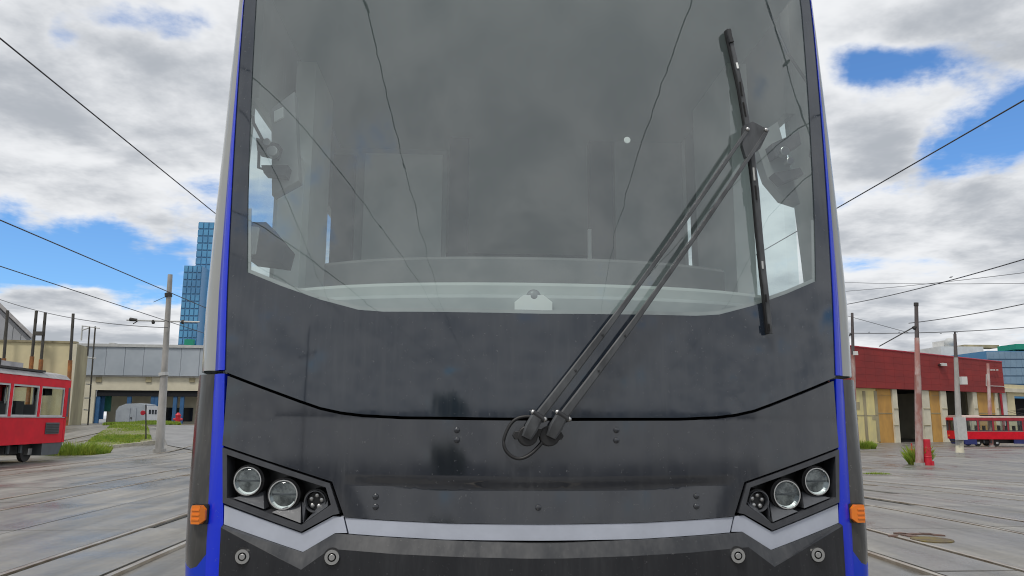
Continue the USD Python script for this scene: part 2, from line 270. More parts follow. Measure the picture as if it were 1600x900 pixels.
def tube(pts, r, sides=8, cap=True):
    p = np.asarray(pts, float); r = np.broadcast_to(np.asarray(r, float), (len(p),))
    t = np.gradient(p, axis=0); t /= np.linalg.norm(t, axis=1, keepdims=True)
    ref = np.array([0, 0, 1.0]) if abs(t[0][2]) < 0.9 else np.array([1.0, 0, 0])
    a = np.cross(t, ref); a /= np.linalg.norm(a, axis=1, keepdims=True); b = np.cross(t, a)
    an = np.arange(sides) * 2 * np.pi / sides
    v = (p[:, None] + r[:, None, None] * (np.cos(an)[None, :, None] * a[:, None] + np.sin(an)[None, :, None] * b[:, None])).reshape(-1, 3)
    f = []
    for i in range(len(p) - 1):
        for j in range(sides):
            k = (j + 1) % sides; q = [i * sides + j, i * sides + k, (i + 1) * sides + k, (i + 1) * sides + j]
            f += [[q[0], q[2], q[1]], [q[0], q[3], q[2]]]
    if cap:
        v = np.vstack([v, p[0], p[-1]]); n0, n1, L = len(v) - 2, len(v) - 1, (len(p) - 1) * sides
        for j in range(sides):
            k = (j + 1) % sides; f += [[n0, j, k], [n1, L + k, L + j]]
    return v, np.array(f)
def disc(c, axis, r, h, sides=20, dome=0.0):
    """short cylinder from c along axis, optionally with a domed top"""
    axis = np.asarray(axis, float) / np.linalg.norm(axis); c = np.asarray(c, float)
    prof = [(r, 0), (r, h)] + ([(r * math.cos(a), h + dome * math.sin(a)) for a in (0.4, 0.8, 1.2)] if dome else [(r * .9, h + r * .06)])
    return tube([c + axis * z for _, z in prof], [q for q, _ in prof], sides)
def ring(c, axis, r0, r1, h, sides=24):
    """ring of square section"""
    axis = np.asarray(axis, float) / np.linalg.norm(axis); a = np.cross(axis, [0, 0, 1.0]); a /= np.linalg.norm(a); b = np.cross(axis, a)
    an = np.arange(sides) * 2 * np.pi / sides; d = np.cos(an)[:, None] * a + np.sin(an)[:, None] * b
    L = [np.asarray(c) + d * r + axis * z for r, z in ((r0, 0), (r0, h), (r1, h), (r1, 0))]
    v = np.vstack(L); f = []
    for k in range(4):
        for j in range(sides):
            q = [k * sides + j, k * sides + (j + 1) % sides, ((k + 1) % 4) * sides + (j + 1) % sides, ((k + 1) % 4) * sides + j]
            f += [[q[0], q[1], q[2]], [q[0], q[2], q[3]]]
    m = trimesh.Trimesh(v, np.array(f), process=False); m.fix_normals(); return np.array(m.vertices), np.array(m.faces)
def loft(rows, closed=False):
    """sheet through rows of equal length"""
    R = np.asarray(rows, float); n, k = R.shape[:2]; f = []
    for i in range(n - 1):
        for j in range(k if closed else k - 1):
            a, b = i * k + j, i * k + (j + 1) % k; f += [[a, b, b + k], [a, b + k, a + k]]
    return R.reshape(-1, 3), np.array(f)
def prism(poly, to3, thick):
    """polygon (2-D list) extruded by the vector thick after mapping through to3"""
    p = sg.polygon.orient(sg.Polygon(poly)); v2, f = trimesh.creation.triangulate_polygon(p, engine='earcut')
    top = np.array([to3(*q) for q in v2]); bot = top + np.asarray(thick); n = len(top)
    F = [list(t) for t in f] + [[a + n, c + n, b + n] for a, b, c in f]
    m = trimesh.Trimesh(v2 @ np.array([[1, 0, 0], [0, 1, 0]]), f, process=False)
    e = np.sort(m.edges, axis=1); u, idx, cnt = np.unique(e, axis=0, return_index=True, return_counts=True)
    for i in idx[cnt == 1]:
        a, b = m.edges[i]; F += [[b, a, a + n], [b, a + n, b + n]]
    t = trimesh.Trimesh(np.vstack([top, bot]), np.array(F), process=False); t.fix_normals()
    return np.array(t.vertices), np.array(t.faces)

# ------------------------------------------------------------------ stage helpers
USED = {}
def path_for(parent, name):
    key = parent + '/' + name; k = USED.get(key, 0); USED[key] = k + 1
    return key if k == 0 else f'{key}_{k:03d}'
ORIGIN = {}
def thing(name, label, cat, loc=(0, 0, 0), group=None, kind=None):
    x = UsdGeom.Xform.Define(stage, path_for('/World', name)); x.AddTranslateOp().Set(Gf.Vec3d(*map(float, loc)))
    p = x.GetPrim()
    if label: p.SetCustomDataByKey('label', label)
    if cat: p.SetCustomDataByKey('category', cat)
    if group: p.SetCustomDataByKey('group', group)
    if kind: p.SetCustomDataByKey('kind', kind)
    ORIGIN[str(p.GetPath())] = np.asarray(loc, float)
    return str(p.GetPath())
def part(parent, name, mesh, mat, smooth=False, label=None, kind=None):
    root = '/'.join(parent.split('/')[:3]); v, f = (np.asarray(mesh[0], float), np.asarray(mesh[1])) if isinstance(mesh, tuple) else (np.array(mesh.vertices), np.array(mesh.faces))
    p = path_for(parent, name)
    m = usdkit.mesh(stage, p, (v - ORIGIN[root], f), K[mat] if isinstance(mat, str) else mat, smooth)
    if label: m.GetPrim().SetCustomDataByKey('label', label)
    if kind: m.GetPrim().SetCustomDataByKey('kind', kind)
    return p
def solo(name, mesh, mat, label, cat, smooth=False, group=None, kind=None):
    p = path_for('/World', name); m = usdkit.mesh(stage, p, mesh, K[mat], smooth).GetPrim()
    if label: m.SetCustomDataByKey('label', label)
    if cat: m.SetCustomDataByKey('category', cat)
    if group: m.SetCustomDataByKey('group', group)
    if kind: m.SetCustomDataByKey('kind', kind)
    return p

# ================================================================== SETTING: yard
def grid_sheet(xs, ys, dz=0.0):
    X, Y = np.meshgrid(xs, ys); Z = g(X, Y) + dz
    return loft(np.stack([X, Y, Z], -1))
xs = np.unique(np.concatenate([np.linspace(-900, -60, 12), np.linspace(-60, 90, 101), np.linspace(90, 900, 12)]))
ys = np.unique(np.concatenate([np.linspace(-500, -40, 10), np.linspace(-40, 110, 101), np.linspace(110, 1500, 12)]))
yard = thing('yard_ground', None, None, kind='structure')
part(yard, 'ground_sheet', grid_sheet(xs, ys), 'yard', smooth=True)

TRACKS = [-19.0, -12.3, -8.0, -4.0, 0.0, 4.72, 7.55, 11.2, 15.2]
GAUGE = 1.0
def strip(x0, x1, y0, y1, top, low, step=2.5, tx=0.0):
    ysn = np.arange(y0, y1 + step, step); rows = []
    for y in ysn:
        rows.append([(x0, y, g(x0, y) + low), (x0, y, g(x0, y) + top), (x1, y, g(x1, y) + top), (x1, y, g(x1, y) + low)])
    return loft(rows)
for c in TRACKS:
    t = thing('tram_track', 'tram rails in the concrete, %s' % {
        -19.0: 'leftmost pair passing under the old red tram', -12.3: 'pair beside the grey mast on the left', -8.0: 'second pair left of the black tram', -4.0: 'nearest pair left of the black tram',
        0.0: 'pair carrying the blue and black tram', 4.72: 'nearest pair right of the black tram', 7.55: 'second pair right of the black tram', 11.2: 'third pair right of the black tram',
        15.2: 'farthest pair right of the black tram'}[c], 'tram track', (c, 0, 0), group='tram tracks across the yard')
    for s in (-.5, .5):
        part(t, 'rail', strip(c + s - .03, c + s + .03, -12, 110, .034, -.02), 'rail', smooth=30)
        k = .03 if s < 0 else -.03
        part(t, 'groove', strip(min(c + s + k, c + s + k * 2.4), max(c + s + k, c + s + k * 2.4), -12, 110, .012, -.02), 'joint')

# slabs between and beside the rails, as far as one can tell them apart
edges = []
for a, b in zip(TRACKS[:-1], TRACKS[1:]):
    edges.append((a - .5 + .085, a + .5 - .085))
    gapw = (b - .5) - (a + .5); n = max(1, int(round(gapw / 1.7))); x0 = a + .5 + .045; w = ((b - .5 - .045) - x0) / n
    edges += [(x0 + i * w + .012, x0 + (i + 1) * w - .012) for i in range(n)]
edges.append((TRACKS[-1] - .5 + .085, TRACKS[-1] + .5 - .085))
for x0, x1 in edges:
    if x1 < -14 or x0 > 15: continue
    off = -.05 if x1 - x0 > .9 else .12
    y = 0.95 + off
    while y < 30:
        L = 3.1
        ya, yb = y + .016, y + L - .016
        xm = .5 * (x0 + x1)
        pxx = 800 + FPX * np.dot(np.array([xm, yb, 0]) - C, RIGHT) / np.dot(np.array([xm, yb, 0]) - C, FWD)
        if (-150 < pxx < 370 or 1280 < pxx < 1750) and yb > 4.2:
            dz = RNG.uniform(-.003, .003, 4) + .028
            q = [(x0, ya), (x1, ya), (x1, yb), (x0, yb)]
            v = np.array([(a, b, g(a, b) + dz[i]) for i, (a, b) in enumerate(q)] + [(a, b, g(a, b) - .02) for a, b in q])
            f = np.array([[0, 1, 2], [0, 2, 3], [0, 5, 1], [0, 4, 5], [1, 5, 6], [1, 6, 2], [2, 6, 7], [2, 7, 3], [3, 7, 4], [3, 4, 0]])
            part(yard, 'concrete_slab', (v, f), 'yard')
        y += L

# ================================================================== THE TRAM
S0, KR = .22, .036
def F(x, z):
    x, z = np.asarray(x, float), np.asarray(z, float)
    return 2.25 + S0 * (np.abs(x) / 1.06) ** 2.2 + np.where(z > 1.45, KR * (z - 1.45) ** 2, -.04 * (1.45 - z))
def front(px, py, fn=F):
    d = ray(px, py); y = 2.3
    for _ in range(60):
        p = C + d * (y - C[1]) / d[1]; y = float(fn(p[0], p[2]))
    return p
def fx(px, py): p = front(px, py); return float(p[0]), float(p[2])
def mir(poly): return [(-a, b) for a, b in poly][::-1]
def L(*pts): return [fx(*p) for p in pts]

def patch(poly, fn=F, off=0.0, thick=.02, res=.03):
    """solid piece of the curved front: a polygon in (x, z) laid on the surface y = fn(x, z) - off, with thickness backwards (0 = one sheet)"""
    polys = list(poly.geoms) if hasattr(poly, 'geoms') else [poly]
    out = []
    for p in polys:
        if p.area < 1e-6: continue
        p = sg.polygon.orient(p.segmentize(res)); rings = [p.exterior] + list(p.interiors)
        bp = np.vstack([np.array(r.coords)[:-1] for r in rings])
        x0, z0, x1, z1 = p.bounds
        gx, gz = np.meshgrid(np.arange(x0, x1, res), np.arange(z0, z1, res)); gp = np.c_[gx.ravel() + .013 * res, gz.ravel() + .017 * res]
        inner = p.buffer(-.45 * res)
        if not inner.is_empty: gp = gp[contains_xy(inner, gp[:, 0], gp[:, 1])]
        else: gp = gp[:0]
        v2 = np.vstack([bp, gp]); tri = Delaunay(v2).simplices
        cen = v2[tri].mean(1); tri = tri[contains_xy(p, cen[:, 0], cen[:, 1])]
        A = v2[tri]; ar = np.cross(A[:, 1] - A[:, 0], A[:, 2] - A[:, 0]); tri = tri[np.abs(ar) > 1e-9]; ar = ar[np.abs(ar) > 1e-9]
        tri = np.where((ar > 0)[:, None], tri, tri[:, ::-1])           # ccw in (x, z) faces -y
        v = np.c_[v2[:, 0], fn(v2[:, 0], v2[:, 1]) - off, v2[:, 1]]
        if thick == 0: out.append((v, tri)); continue
        n = len(v); e = np.vstack([tri[:, [0, 1]], tri[:, [1, 2]], tri[:, [2, 0]]]); s = np.sort(e, 1)
        u, idx, cnt = np.unique(s, axis=0, return_index=True, return_counts=True); be = e[idx[cnt == 1]]
        side = np.vstack([np.c_[be[:, 1], be[:, 0], be[:, 0] + n], np.c_[be[:, 1], be[:, 0] + n, be[:, 1] + n]])
        out.append((np.vstack([v, v + [0, thick, 0]]), np.vstack([tri, tri[:, ::-1] + n, side])))
    return join(*out)

tram = thing('blue_tram', 'modern tram with black dirty front, blue corner strips and one big windscreen, filling the middle', 'tram', (0, 2.6, 0))
Pz = sg.Polygon
# half outlines from the left of the picture, mirrored
edge_in = L((381, 0), (366, 225), (355, 450), (351.5, 580))
ez = np.array([.2] + sorted([q[1] for q in L((349, 900), (349, 844), (349.5, 700), (351.5, 580), (355, 450), (366, 225), (381, 0))]) + [3.6])
_ex = [q[0] for q in sorted(L((349, 900), (349, 844), (349.5, 700), (351.5, 580), (355, 450), (366, 225), (381, 0)), key=lambda q: q[1])]
ex = -np.array([_ex[0] + .02] + _ex + [_ex[-1] - .005])
def E_(z): return np.interp(z, ez, ex)                                 # half width of the front at height z
TOPZ = 3.62
seamL = L((352, 581), (404, 601), (469, 625), (501, 636), (533, 643), (565, 647), (630, 650.5), (800, 652.5), (826, 652.5))
seamL[-1] = (0.0, seamL[-2][1])
seam = seamL + mir(seamL)[1:]
clearL = L((826, 490), (600, 487), (560, 484), (500, 468), (440, 447), (386, 425))
clearL[0] = (0.0, clearL[0][1])
zt = TOPZ - .12
sideL = [fx(386, 425)] + [(-float(E_(z)) + w, z) for z, w in ((2.2, .062), (2.6, .055), (3.0, .05), (zt - .05, .055), (zt, .10))]
halfclear = clearL + sideL[1:]
clear = Pz(halfclear + mir(halfclear))
wide = [(-float(E_(z)), z) for z in np.linspace(seam[0][1], TOPZ, 12)]
outer = Pz(seam + mir(wide)[:][::-1][::-1] + wide[::-1]) if False else Pz(list(seam) + [(-a, b) for a, b in wide] + wide[::-1])
outer = outer.buffer(0)
part(tram, 'windscreen_border', patch(outer.difference(clear), res=.03, thick=.012), 'blackglass', smooth=30)
part(tram, 'windscreen', patch(clear.buffer(.004), off=-.003, thick=0, res=.045), 'windscreen', smooth=True)
bl = clear.buffer(.0).difference(clear.buffer(-.012)).intersection(sg.box(-2, 0, 2, 2.15))
part(tram, 'windscreen_seal', patch(bl, off=-.0045, thick=.006, res=.02), 'cabmid', smooth=30)

# lower front panel
gapz = .0075
hpT = L((347, 697), (516, 754), (542, 832.5))
lowtop = [(a, b - gapz) for a, b in seam]
botL = L((542, 833), (538, 808.5), (600, 813), (700, 818), (826, 821))
botL[-1] = (0.0, botL[-2][1] - .002)
xl = -float(E_(1.45)) + .002
halfl = [(xl, lowtop[0][1])] + [q for q in lowtop if q[0] <= 0.0]
hp0, hp1 = L((347.5, 696), (519, 753))
poly = halfl + [(0.0, botL[-1][1])] + botL[1:-1][::-1] + [hp1, hp0]
half = Pz(poly).buffer(0)
lower = so.unary_union([half, affinity.scale(half, -1, 1, origin=(0, 0))]).buffer(.0015).buffer(-.003)
zc = fx(826, 757)[1]
def Flow(x, z):
    x = np.asarray(x, float); z = np.asarray(z, float)
    y = F(x, z) - .006
    dark_line = np.clip((.60 - np.abs(x)) / .12, 0, 1)
    zz = zc + .012 * (np.abs(x) / .6) ** 2
    y = y + dark_line * .008 * ss(zz + .006, zz - .006, z) * np.clip((z - zz + .15) / .15, 0, 1)  # step shaped in to draw the dark mirrored line across the panel
    return y
part(tram, 'front_panel', patch(lower, Flow, thick=.03, res=.0115), 'panel', smooth=40)
# backing behind the seams
part(tram, 'front_backing', patch(Pz([(-E_(1.0) + .01, .93), (E_(1.0) - .01, .93), (E_(1.6) + .03, 1.66), (.6, 1.53), (0, 1.50), (-.6, 1.53), (-E_(1.6) - .03, 1.66)]), off=-.085, thick=.02, res=.06), 'gap')

def both(name, halfpoly, mat, **kw):
    for s in (1, -1):
        pl = halfpoly if s == 1 else [(-a, b) for a, b in halfpoly]
        part(tram, name, patch(Pz(pl).buffer(0), **{k: v for k, v in kw.items() if k != 'smooth'}), mat, smooth=kw.get('smooth', 30))
# silver strip: two corners and the middle
both('silver_corner', L((351, 789), (472, 833), (521, 806.5), (537, 808), (542.5, 832.5), (524, 832.5), (474, 862), (350.5, 819)), 'silver', off=.004, thick=.03, res=.02)
mt = L((538.5, 808), (600, 812.8), (700, 817.5), (826, 820.5)); mt[-1] = (0.0, mt[-2][1] - .002)
mb = L((545, 834), (600, 838), (700, 843.5), (826, 847.5)); mb[-1] = (0.0, mb[-2][1] - .002)
mid = mt + mir(mt)[1:]; midb = mb + mir(mb)[1:]
part(tram, 'silver_strip', patch(Pz(mid + midb[::-1]).buffer(-.0008), off=.002, thick=.03, res=.02), 'silver', smooth=30)
# bumper: sloping upper bevel, upright face
xc = np.linspace(552, 822, 9)
bvT = L((350, 820), (474, 863), (524, 833.5), (549, 835.2), *[(x_, np.interp(x_, [545, 600, 700, 826], [835, 839, 844.5, 848.5])) for x_ in xc]) + [(0.0, fx(826, 848.5)[1])]
bvB = L((350, 822), (474, 887), (519, 855), (547, 857), *[(x_, np.interp(x_, [547, 620, 720, 826], [857, 863, 867.5, 870])) for x_ in xc]) + [(0.0, fx(826, 870)[1])]
bt = bvT + mir(bvT)[1:]; bb = bvB + mir(bvB)[1:]
part(tram, 'bumper_bevel', loft([[(a, float(F(a, b)) - .030, b) for a, b in bb], [(a, float(F(a, b)) - .012, b + .001) for a, b in bt], [(a, float(F(a, b)) + .02, b + .001) for a, b in bt]]), 'bevel', smooth=22)
bl_ = [(-float(E_(.5)), .52), (float(E_(.5)), .52)]
face = Pz(bb + bl_[::-1])
def Fb(x, z): return F(x, z) - .030 - .012 * np.clip(1 - np.asarray(z) / 1.05, 0, 1)
part(tram, 'bumper', patch(face.buffer(0), Fb, thick=.05, res=.03), 'bumper', smooth=30)
NRM = np.array([0, -1.0, 0])
for px, py in ((380, 869), (519.5, 870), (1151.5, 867.5), (1276, 866)):
    p = front(px, py, Fb) + [0, -.003, 0]; b = part(tram, 'tow_bolt', ring(p + [0, .004, 0], NRM, .0125, .021, .012), 'dullsteel', smooth=30)
    part(b, 'bolt_cup', ring(p + [0, .012, 0], NRM, .0205, .026, .012), 'black', smooth=30); part(b, 'bolt_core', disc(p + [0, .003, 0], NRM, .0085, .012), 'dullsteel', smooth=30)
    part(b, 'bolt_recess', disc(p + [0, .006, 0], NRM, .013, .004), 'gap')
for px, py in ((714, 672), (714, 687.5), (963, 672), (963, 688), (587, 776), (587, 792), (1088, 775), (1088, 791), (841, 793)):
    q = front(px, py, Flow); part(tram, 'rivet', disc(q + [0, .004, 0], NRM, .0092, .006, 14, dome=.005), 'panel', smooth=50)

# headlight units
def fixn(m, c):
    v, f = m; n = np.cross(v[f[:, 1]] - v[f[:, 0]], v[f[:, 2]] - v[f[:, 0]]); d = v[f].mean(1) - np.asarray(c)
    bad = np.einsum('ij,ij->i', n, d).sum() < 0
    return (v, f[:, ::-1]) if bad else m
def headlight(s):
    T = lambda pl: pl if s == 1 else [(-a, b) for a, b in pl]
    o = L((349, 699), (516, 755), (531, 802), (521, 804), (472, 830), (349.5, 785))
    i_ = L((356, 710), (510, 761), (518, 788), (472, 820), (356, 777))
    op, ip = Pz(T(o)).buffer(0), Pz(T(i_)).buffer(0)
    u = part(tram, 'headlight_unit', patch(op.difference(ip), off=.010, thick=.11, res=.012), 'bezel', smooth=30)
    part(u, 'lamp_cavity', patch(op.buffer(-.003), off=-.075, thick=.012, res=.03), 'cavity', smooth=30)
    # slanted lower facets between the lamps
    for tri in (((365, 778), (413, 795), (405, 770)), ((425, 800), (470, 817), (465, 786)), ((474, 818), (512, 791), (509, 776)), ((474, 818), (478, 790), (466, 786))):
        P = T(L(*tri)); a, b, c = (np.array([q[0], float(F(*q)) - .004, q[1]]) for q in P); c = c + [0, .05, 0]
        v = np.array([a, b, c, a + [0, .06, 0], b + [0, .06, 0], c + [0, .03, 0]]); f = np.array([[0, 1, 2], [3, 5, 4], [0, 3, 4], [0, 4, 1], [1, 4, 5], [1, 5, 2], [2, 5, 3], [2, 3, 0]])
        if s == -1: f = f[:, ::-1]
        m = trimesh.Trimesh(v, f, process=False); m.fix_normals(); part(u, 'trim_facet', (np.array(m.vertices), np.array(m.faces)), 'facet')
    for px, py, r, kind in ((386, 752, .0435, 0), (441.5, 773.5, .0445, 0), (491.5, 784, .032, 1)):
        x, z = fx(px, py); x *= s; y = float(F(x, z)); c = np.array([x, y + .012, z]); ax = np.array([-.10 * s * (1 if px < 430 else .6), -1, 0]); ax /= np.linalg.norm(ax)
        part(u, 'lamp_ring', ring(c + ax * -.05, ax, r * .925, r * 1.0, .056, 32), 'ringsteel' if not kind else 'facet', smooth=30)
        part(u, 'lamp_barrel', ring(c + ax * -.07, ax, r * 1.0, r * 1.14, .066, 32), 'black', smooth=30)
        if not kind:
            back = c + ax * -.045
            part(u, 'reflector', tube([back, back + ax * .004, back + ax * .018, back + ax * .036], [r * .25, r * .6, r * .82, r * .94], 32, cap=True), 'bowl', smooth=30)
            side = np.cross(ax, [0, 0, 1.0]); side /= np.linalg.norm(side); zz_ = np.array([0, 0, 1.0])
            pc_ = c + ax * -.034; pr = [(r * .50, 0), (r * .49, .008), (r * .41, .016), (r * .25, .021), (r * .02, .023)]
            part(u, 'projector_lens', tube([pc_ + ax * q for _, q in pr], [q for q, _ in pr], 28), 'projector', smooth=50)
            part(u, 'lamp_bar', hexa(c + ax * -.012 - side * r * .86 + zz_ * -.003, side * r * 1.72, ax * .005, zz_ * .006), 'facet')
            def arc(a0, a1, ro, ri, o0, o1, n_=12): return loft([[c + ax * o0 + side * math.cos(a) * ro + zz_ * math.sin(a) * ro, c + ax * o1 + side * math.cos(a) * ri + zz_ * math.sin(a) * ri] for a in np.radians(np.linspace(a0, a1, n_))])
            part(u, 'light_guide', fixn(arc(214, 326, r * .92, r * .58, -.004, -.020), c + ax * -.3), 'crescent')  # white arc painted in for the bright lower reflection in the lens
            part(u, 'upper_shade', fixn(arc(48, 132, r * .90, r * .60, -.006, -.022), c + ax * -.3), 'facet')  # grey arc painted in for the sky mirrored at the lens top
            part(u, 'lamp_lens', tube([c, c + ax * .006, c + ax * .013, c + ax * .016], [r * .93, r * .8, r * .45, r * .02], 32, cap=False), 'lens', smooth=True)
        else:
            part(u, 'lamp_face', disc(c + ax * -.03, ax, r * .93, .012), 'cavity', smooth=30)
            side = np.cross(ax, [0, 0, 1.0]); side /= np.linalg.norm(side)
            for a in np.arange(5) * 2 * math.pi / 5 + .4:
                part(u, 'led_cup', disc(c + ax * -.018 + side * math.cos(a) * r * .55 + np.array([0, 0, math.sin(a) * r * .55]), ax, r * .26, .006, 10, dome=.006), 'dullsteel', smooth=40)
headlight(1); headlight(-1)

# corner strips and sides
zs_seam = seam[0][1]
def bx_(z):                                                            # blue strip outer half width
    pts = sorted([(depth(px, py, float(F(-1.0, depth(px, py, 2.5)[2])) + .02)[2], -depth(px, py, 2.50)[0]) for px, py in ((330, 900), (331, 844), (334, 700), (337, 600), (339, 575), (343, 450), (355, 225), (368, 0))])
    return np.interp(z, [p[0] for p in pts], [p[1] for p in pts])
def sx_(z):
    lo = sorted([(p[2], -p[0]) for p in (depth(a, b, 2.61) for a, b in ((288, 900), (286, 844), (290, 750), (296, 660), (303, 600)))])
    hi = sorted([(p[2], -p[0]) for p in (depth(a, b, 2.62) for a, b in ((311, 565), (318, 450), (342, 225), (359, 0)))])
    t = lo if z < zs_seam else hi
    return np.interp(z, [p[0] for p in t], [p[1] for p in t])
def corner_rows(z, s):
    e, b = float(E_(z)), float(bx_(z)); ye = float(F(e, z))
    b = max(b, e + .012)
    return [(s * e, ye - .004, z), (s * (e + (b - e) * .45), ye + .004, z), (s * b, ye + .034, z), (s * (b - .012), ye + .05, z), (s * (e - .004), ye + .035, z), (s * e, ye - .004, z)]
def side_rows(z, s):
    e, b, w = float(E_(z)), float(bx_(z)), float(sx_(z)); ye = float(F(e, z)) + .034; b = max(b, e + .012); w = max(w, b + .03)
    out = []
    for t in np.linspace(0, 1, 9):                                     # quarter-ellipse-like bend into the side wall
        a = t * math.pi / 2
        out.append((s * (b + (w - b) * math.sin(a) ** .9), ye + .30 * (1 - math.cos(a)), z))
    for y in (ye + .45, ye + .7, ye + .85): out.append((s * w, y, z))
    return out
zlow = np.linspace(.42, zs_seam - .006, 16); zup = np.linspace(zs_seam + .006, TOPZ, 16)
for s in (-1, 1):
    cen = (0, 4.0, 1.8)
    part(tram, 'blue_corner', fixn(loft([corner_rows(z, s) for z in zlow]), cen), 'blue', smooth=50, label='lower blue corner strip')
    part(tram, 'blue_corner', fixn(loft([corner_rows(z, s) for z in zup]), cen), 'blue', smooth=50, label='upper blue corner strip')
    zb = 1.0                                                           # blue paint below the dark film, its edge dips towards the front
    def split(rows_f, z0, z1): return [rows_f(z, s) for z in np.linspace(z0, z1, 12)]
    lowrows = np.array([side_rows(z, s) for z in np.linspace(.42, zs_seam - .006, 40)])
    cutz = lambda j: .985 + .055 * (min(j, 8) / 8) ** 2 + (.05 if j == 0 else .012 if j == 1 else 0)
    k = lowrows.shape[1]
    A, B = [], []
    for j in range(k):
        zc_ = cutz(j); colz = lowrows[:, j, 2]
        f_ = lambda z: [np.interp(z, colz, lowrows[:, j, q]) for q in range(3)]
        A.append([f_(z) for z in np.linspace(.42, zc_, 10)]); B.append([f_(z) for z in np.linspace(zc_, zs_seam - .006, 14)])
    part(tram, 'blue_side_skirt', fixn(loft(np.array(A)), cen), 'sideblue', smooth=60)
    part(tram, 'dark_side_panel', fixn(loft(np.array(B)), cen), 'sidefilm', smooth=60)
    # upper side: pale grey corner, side window opening behind it
    up = np.array([side_rows(z, s) for z in zup])
    part(tram, 'upper_side_panel', fixn(loft(up[:, :10]), cen), 'sidepale', smooth=60)
    w = float(sx_(2.3)); y1 = up[0, 9, 1]; 
    ya, yb_ = 2.98, 3.75
    part(tram, 'side_wall', join(*[box(*sorted((s * w - s * .045, s * w - s * .004)), a_, b_, c_, d_) for a_, b_, c_, d_ in ((y1 - .02, 9.0, zs_seam, 1.78), (y1 - .02, 9.0, 2.75, TOPZ - .01), (yb_, 4.3, 1.78, 2.75), (5.9, 6.05, 1.78, 2.75), (7.6, 7.75, 1.78, 2.75))]), 'sidepale', label=None)
    for a_, b_ in ((y1, yb_), (4.3, 5.9), (6.05, 7.6), (7.75, 9.0)): part(tram, 'side_window', loft([[(s * (w - .02), a_, 1.78), (s * (w - .02), b_, 1.78)], [(s * (w - .02), a_, 2.75), (s * (w - .02), b_, 2.75)]]), 'pane')
    part(tram, 'side_wall', box(*sorted((s * float(sx_(.95)) - s * .045, s * float(sx_(.95)) - s * .004)), y1 - .02, 9.0, .42, zs_seam - .006), 'sidefilm', label='lower side wall')
    # amber turn signal on a black foot, on the bend of the corner
    zt_s = 1.155; sr = np.array(side_rows(zt_s, s))
    j = .75 if s < 0 else .5; P = np.array([np.interp(j, range(12), sr[:, q]) for q in range(3)]); Q = np.array([np.interp(j + .3, range(12), sr[:, q]) for q in range(3)])
    tg = (Q - P) / np.linalg.norm(Q - P); nr = np.array([s * tg[1], -abs(tg[0]), 0.0]); nr /= np.linalg.norm(nr); upz = np.array([0, 0, 1.0])
    def lump(a, b0, b1, c, r): return np.array([P + tg * (a - k * r) * i + nr * (b0 if e == 0 else b1 - (0 if k else r)) + upz * (c - (1 - k) * 0 - (0 if k else r)) * m_ for i in (-1, 1) for m_ in (-1, 1) for k in (0, 1) for e in (0, 1)])
    hull = lambda pts: (lambda m: (np.array(m.vertices), np.array(m.faces)))(trimesh.convex.convex_hull(pts))
    ti = part(tram, 'turn_signal', hull(lump(.026, .010, .030, .028, .012)), 'amber', smooth=30)
    for k_ in (-.5, 0, .5): part(ti, 'lens_rib', hull(np.array([P + tg * (.013 * i) + nr * d_ + upz * (.024 * k_ * 1.2 + .0022 * m_) for i in (-1, 1) for d_ in (.024, .0325) for m_ in (-1, 1)])), 'amber')
    part(ti, 'signal_foot', hull(lump(.029, -.02, .011, .030, .004)), 'rubber')

part(tram, 'roof', (lambda: (box(-1.07, 1.07, 2.75, 9.0, TOPZ, TOPZ + .08)))(), 'cabgrey')
part(tram, 'roof_front', patch(Pz([(-1.0, TOPZ + .004), (1.0, TOPZ + .004), (.9, TOPZ + .09), (-.9, TOPZ + .09)]), thick=.5, res=.06), 'blackglass', smooth=30)
part(tram, 'underframe', box(-1.02, 1.02, 2.6, 9.0, .22, .5), 'black')
part(tram, 'rear_wall', box(-1.08, 1.08, 9.0, 9.06, .4, TOPZ), 'sidefilm')
for yy in (3.9, 5.6):
    for s in (-1, 1): part(tram, 'wheel', disc((s * .46, yy, .33), (s, 0, 0), .30, .09, 24), 'iron', smooth=30)

# cab interior
part(tram, 'cab_floor', box(-1.04, 1.04, 2.62, 8.95, .95, 1.0), 'cabdark')
part(tram, 'cab_ceiling', box(-1.04, 1.04, 2.62, 8.95, 3.12, 3.16), 'ceil')
for s in (-1, 1):
    part(tram, 'cab_side_lining', box(*sorted((s * 1.06, s * 1.01)), 2.72, 3.05, 1.55, 1.84), 'cabgrey')
    part(tram, 'cab_side_lining', box(*sorted((s * 1.06, s * 1.03)), 2.95, 4.3, 1.0, 1.80), 'cabgrey')
    part(tram, 'cab_pillar', box(*sorted((s * 1.06, s * .97)), 3.32 if s < 0 else 3.2, 3.75, 1.80, 3.12), 'cabgrey')
Yp = 4.25
def bw(px0, px1, py0, py1, y0, y1):
    """box whose front face covers the pixel box at distance y0"""
    a, b = depth(px0, py1, y0), depth(px1, py0, y0); return box(max(a[0], -1.04), min(b[0], 1.04), y0, y1, a[2], b[2])
part(tram, 'cab_partition', bw(395, 700, 235, 640, Yp, Yp + .04), 'cabmid', label='left partition wall of the cab')
part(tram, 'cab_partition', bw(930, 1230, 150, 640, Yp, Yp + .04), 'cabmid', label='right partition wall of the cab')
part(tram, 'partition_header', bw(395, 1230, -40, 128, Yp - .1, Yp + .05), 'cabmid')
part(tram, 'door_frame', bw(696, 735, 120, 560, Yp - .03, Yp + .05), 'cabdark'); part(tram, 'door_frame', bw(925, 955, 120, 560, Yp - .03, Yp + .05), 'cabdark')
part(tram, 'partition_panel', bw(505, 556, 242, 520, Yp - .05, Yp - .01), 'cabdark'); part(tram, 'partition_panel', bw(560, 692, 242, 520, Yp - .03, Yp - .005), 'cabgrey')
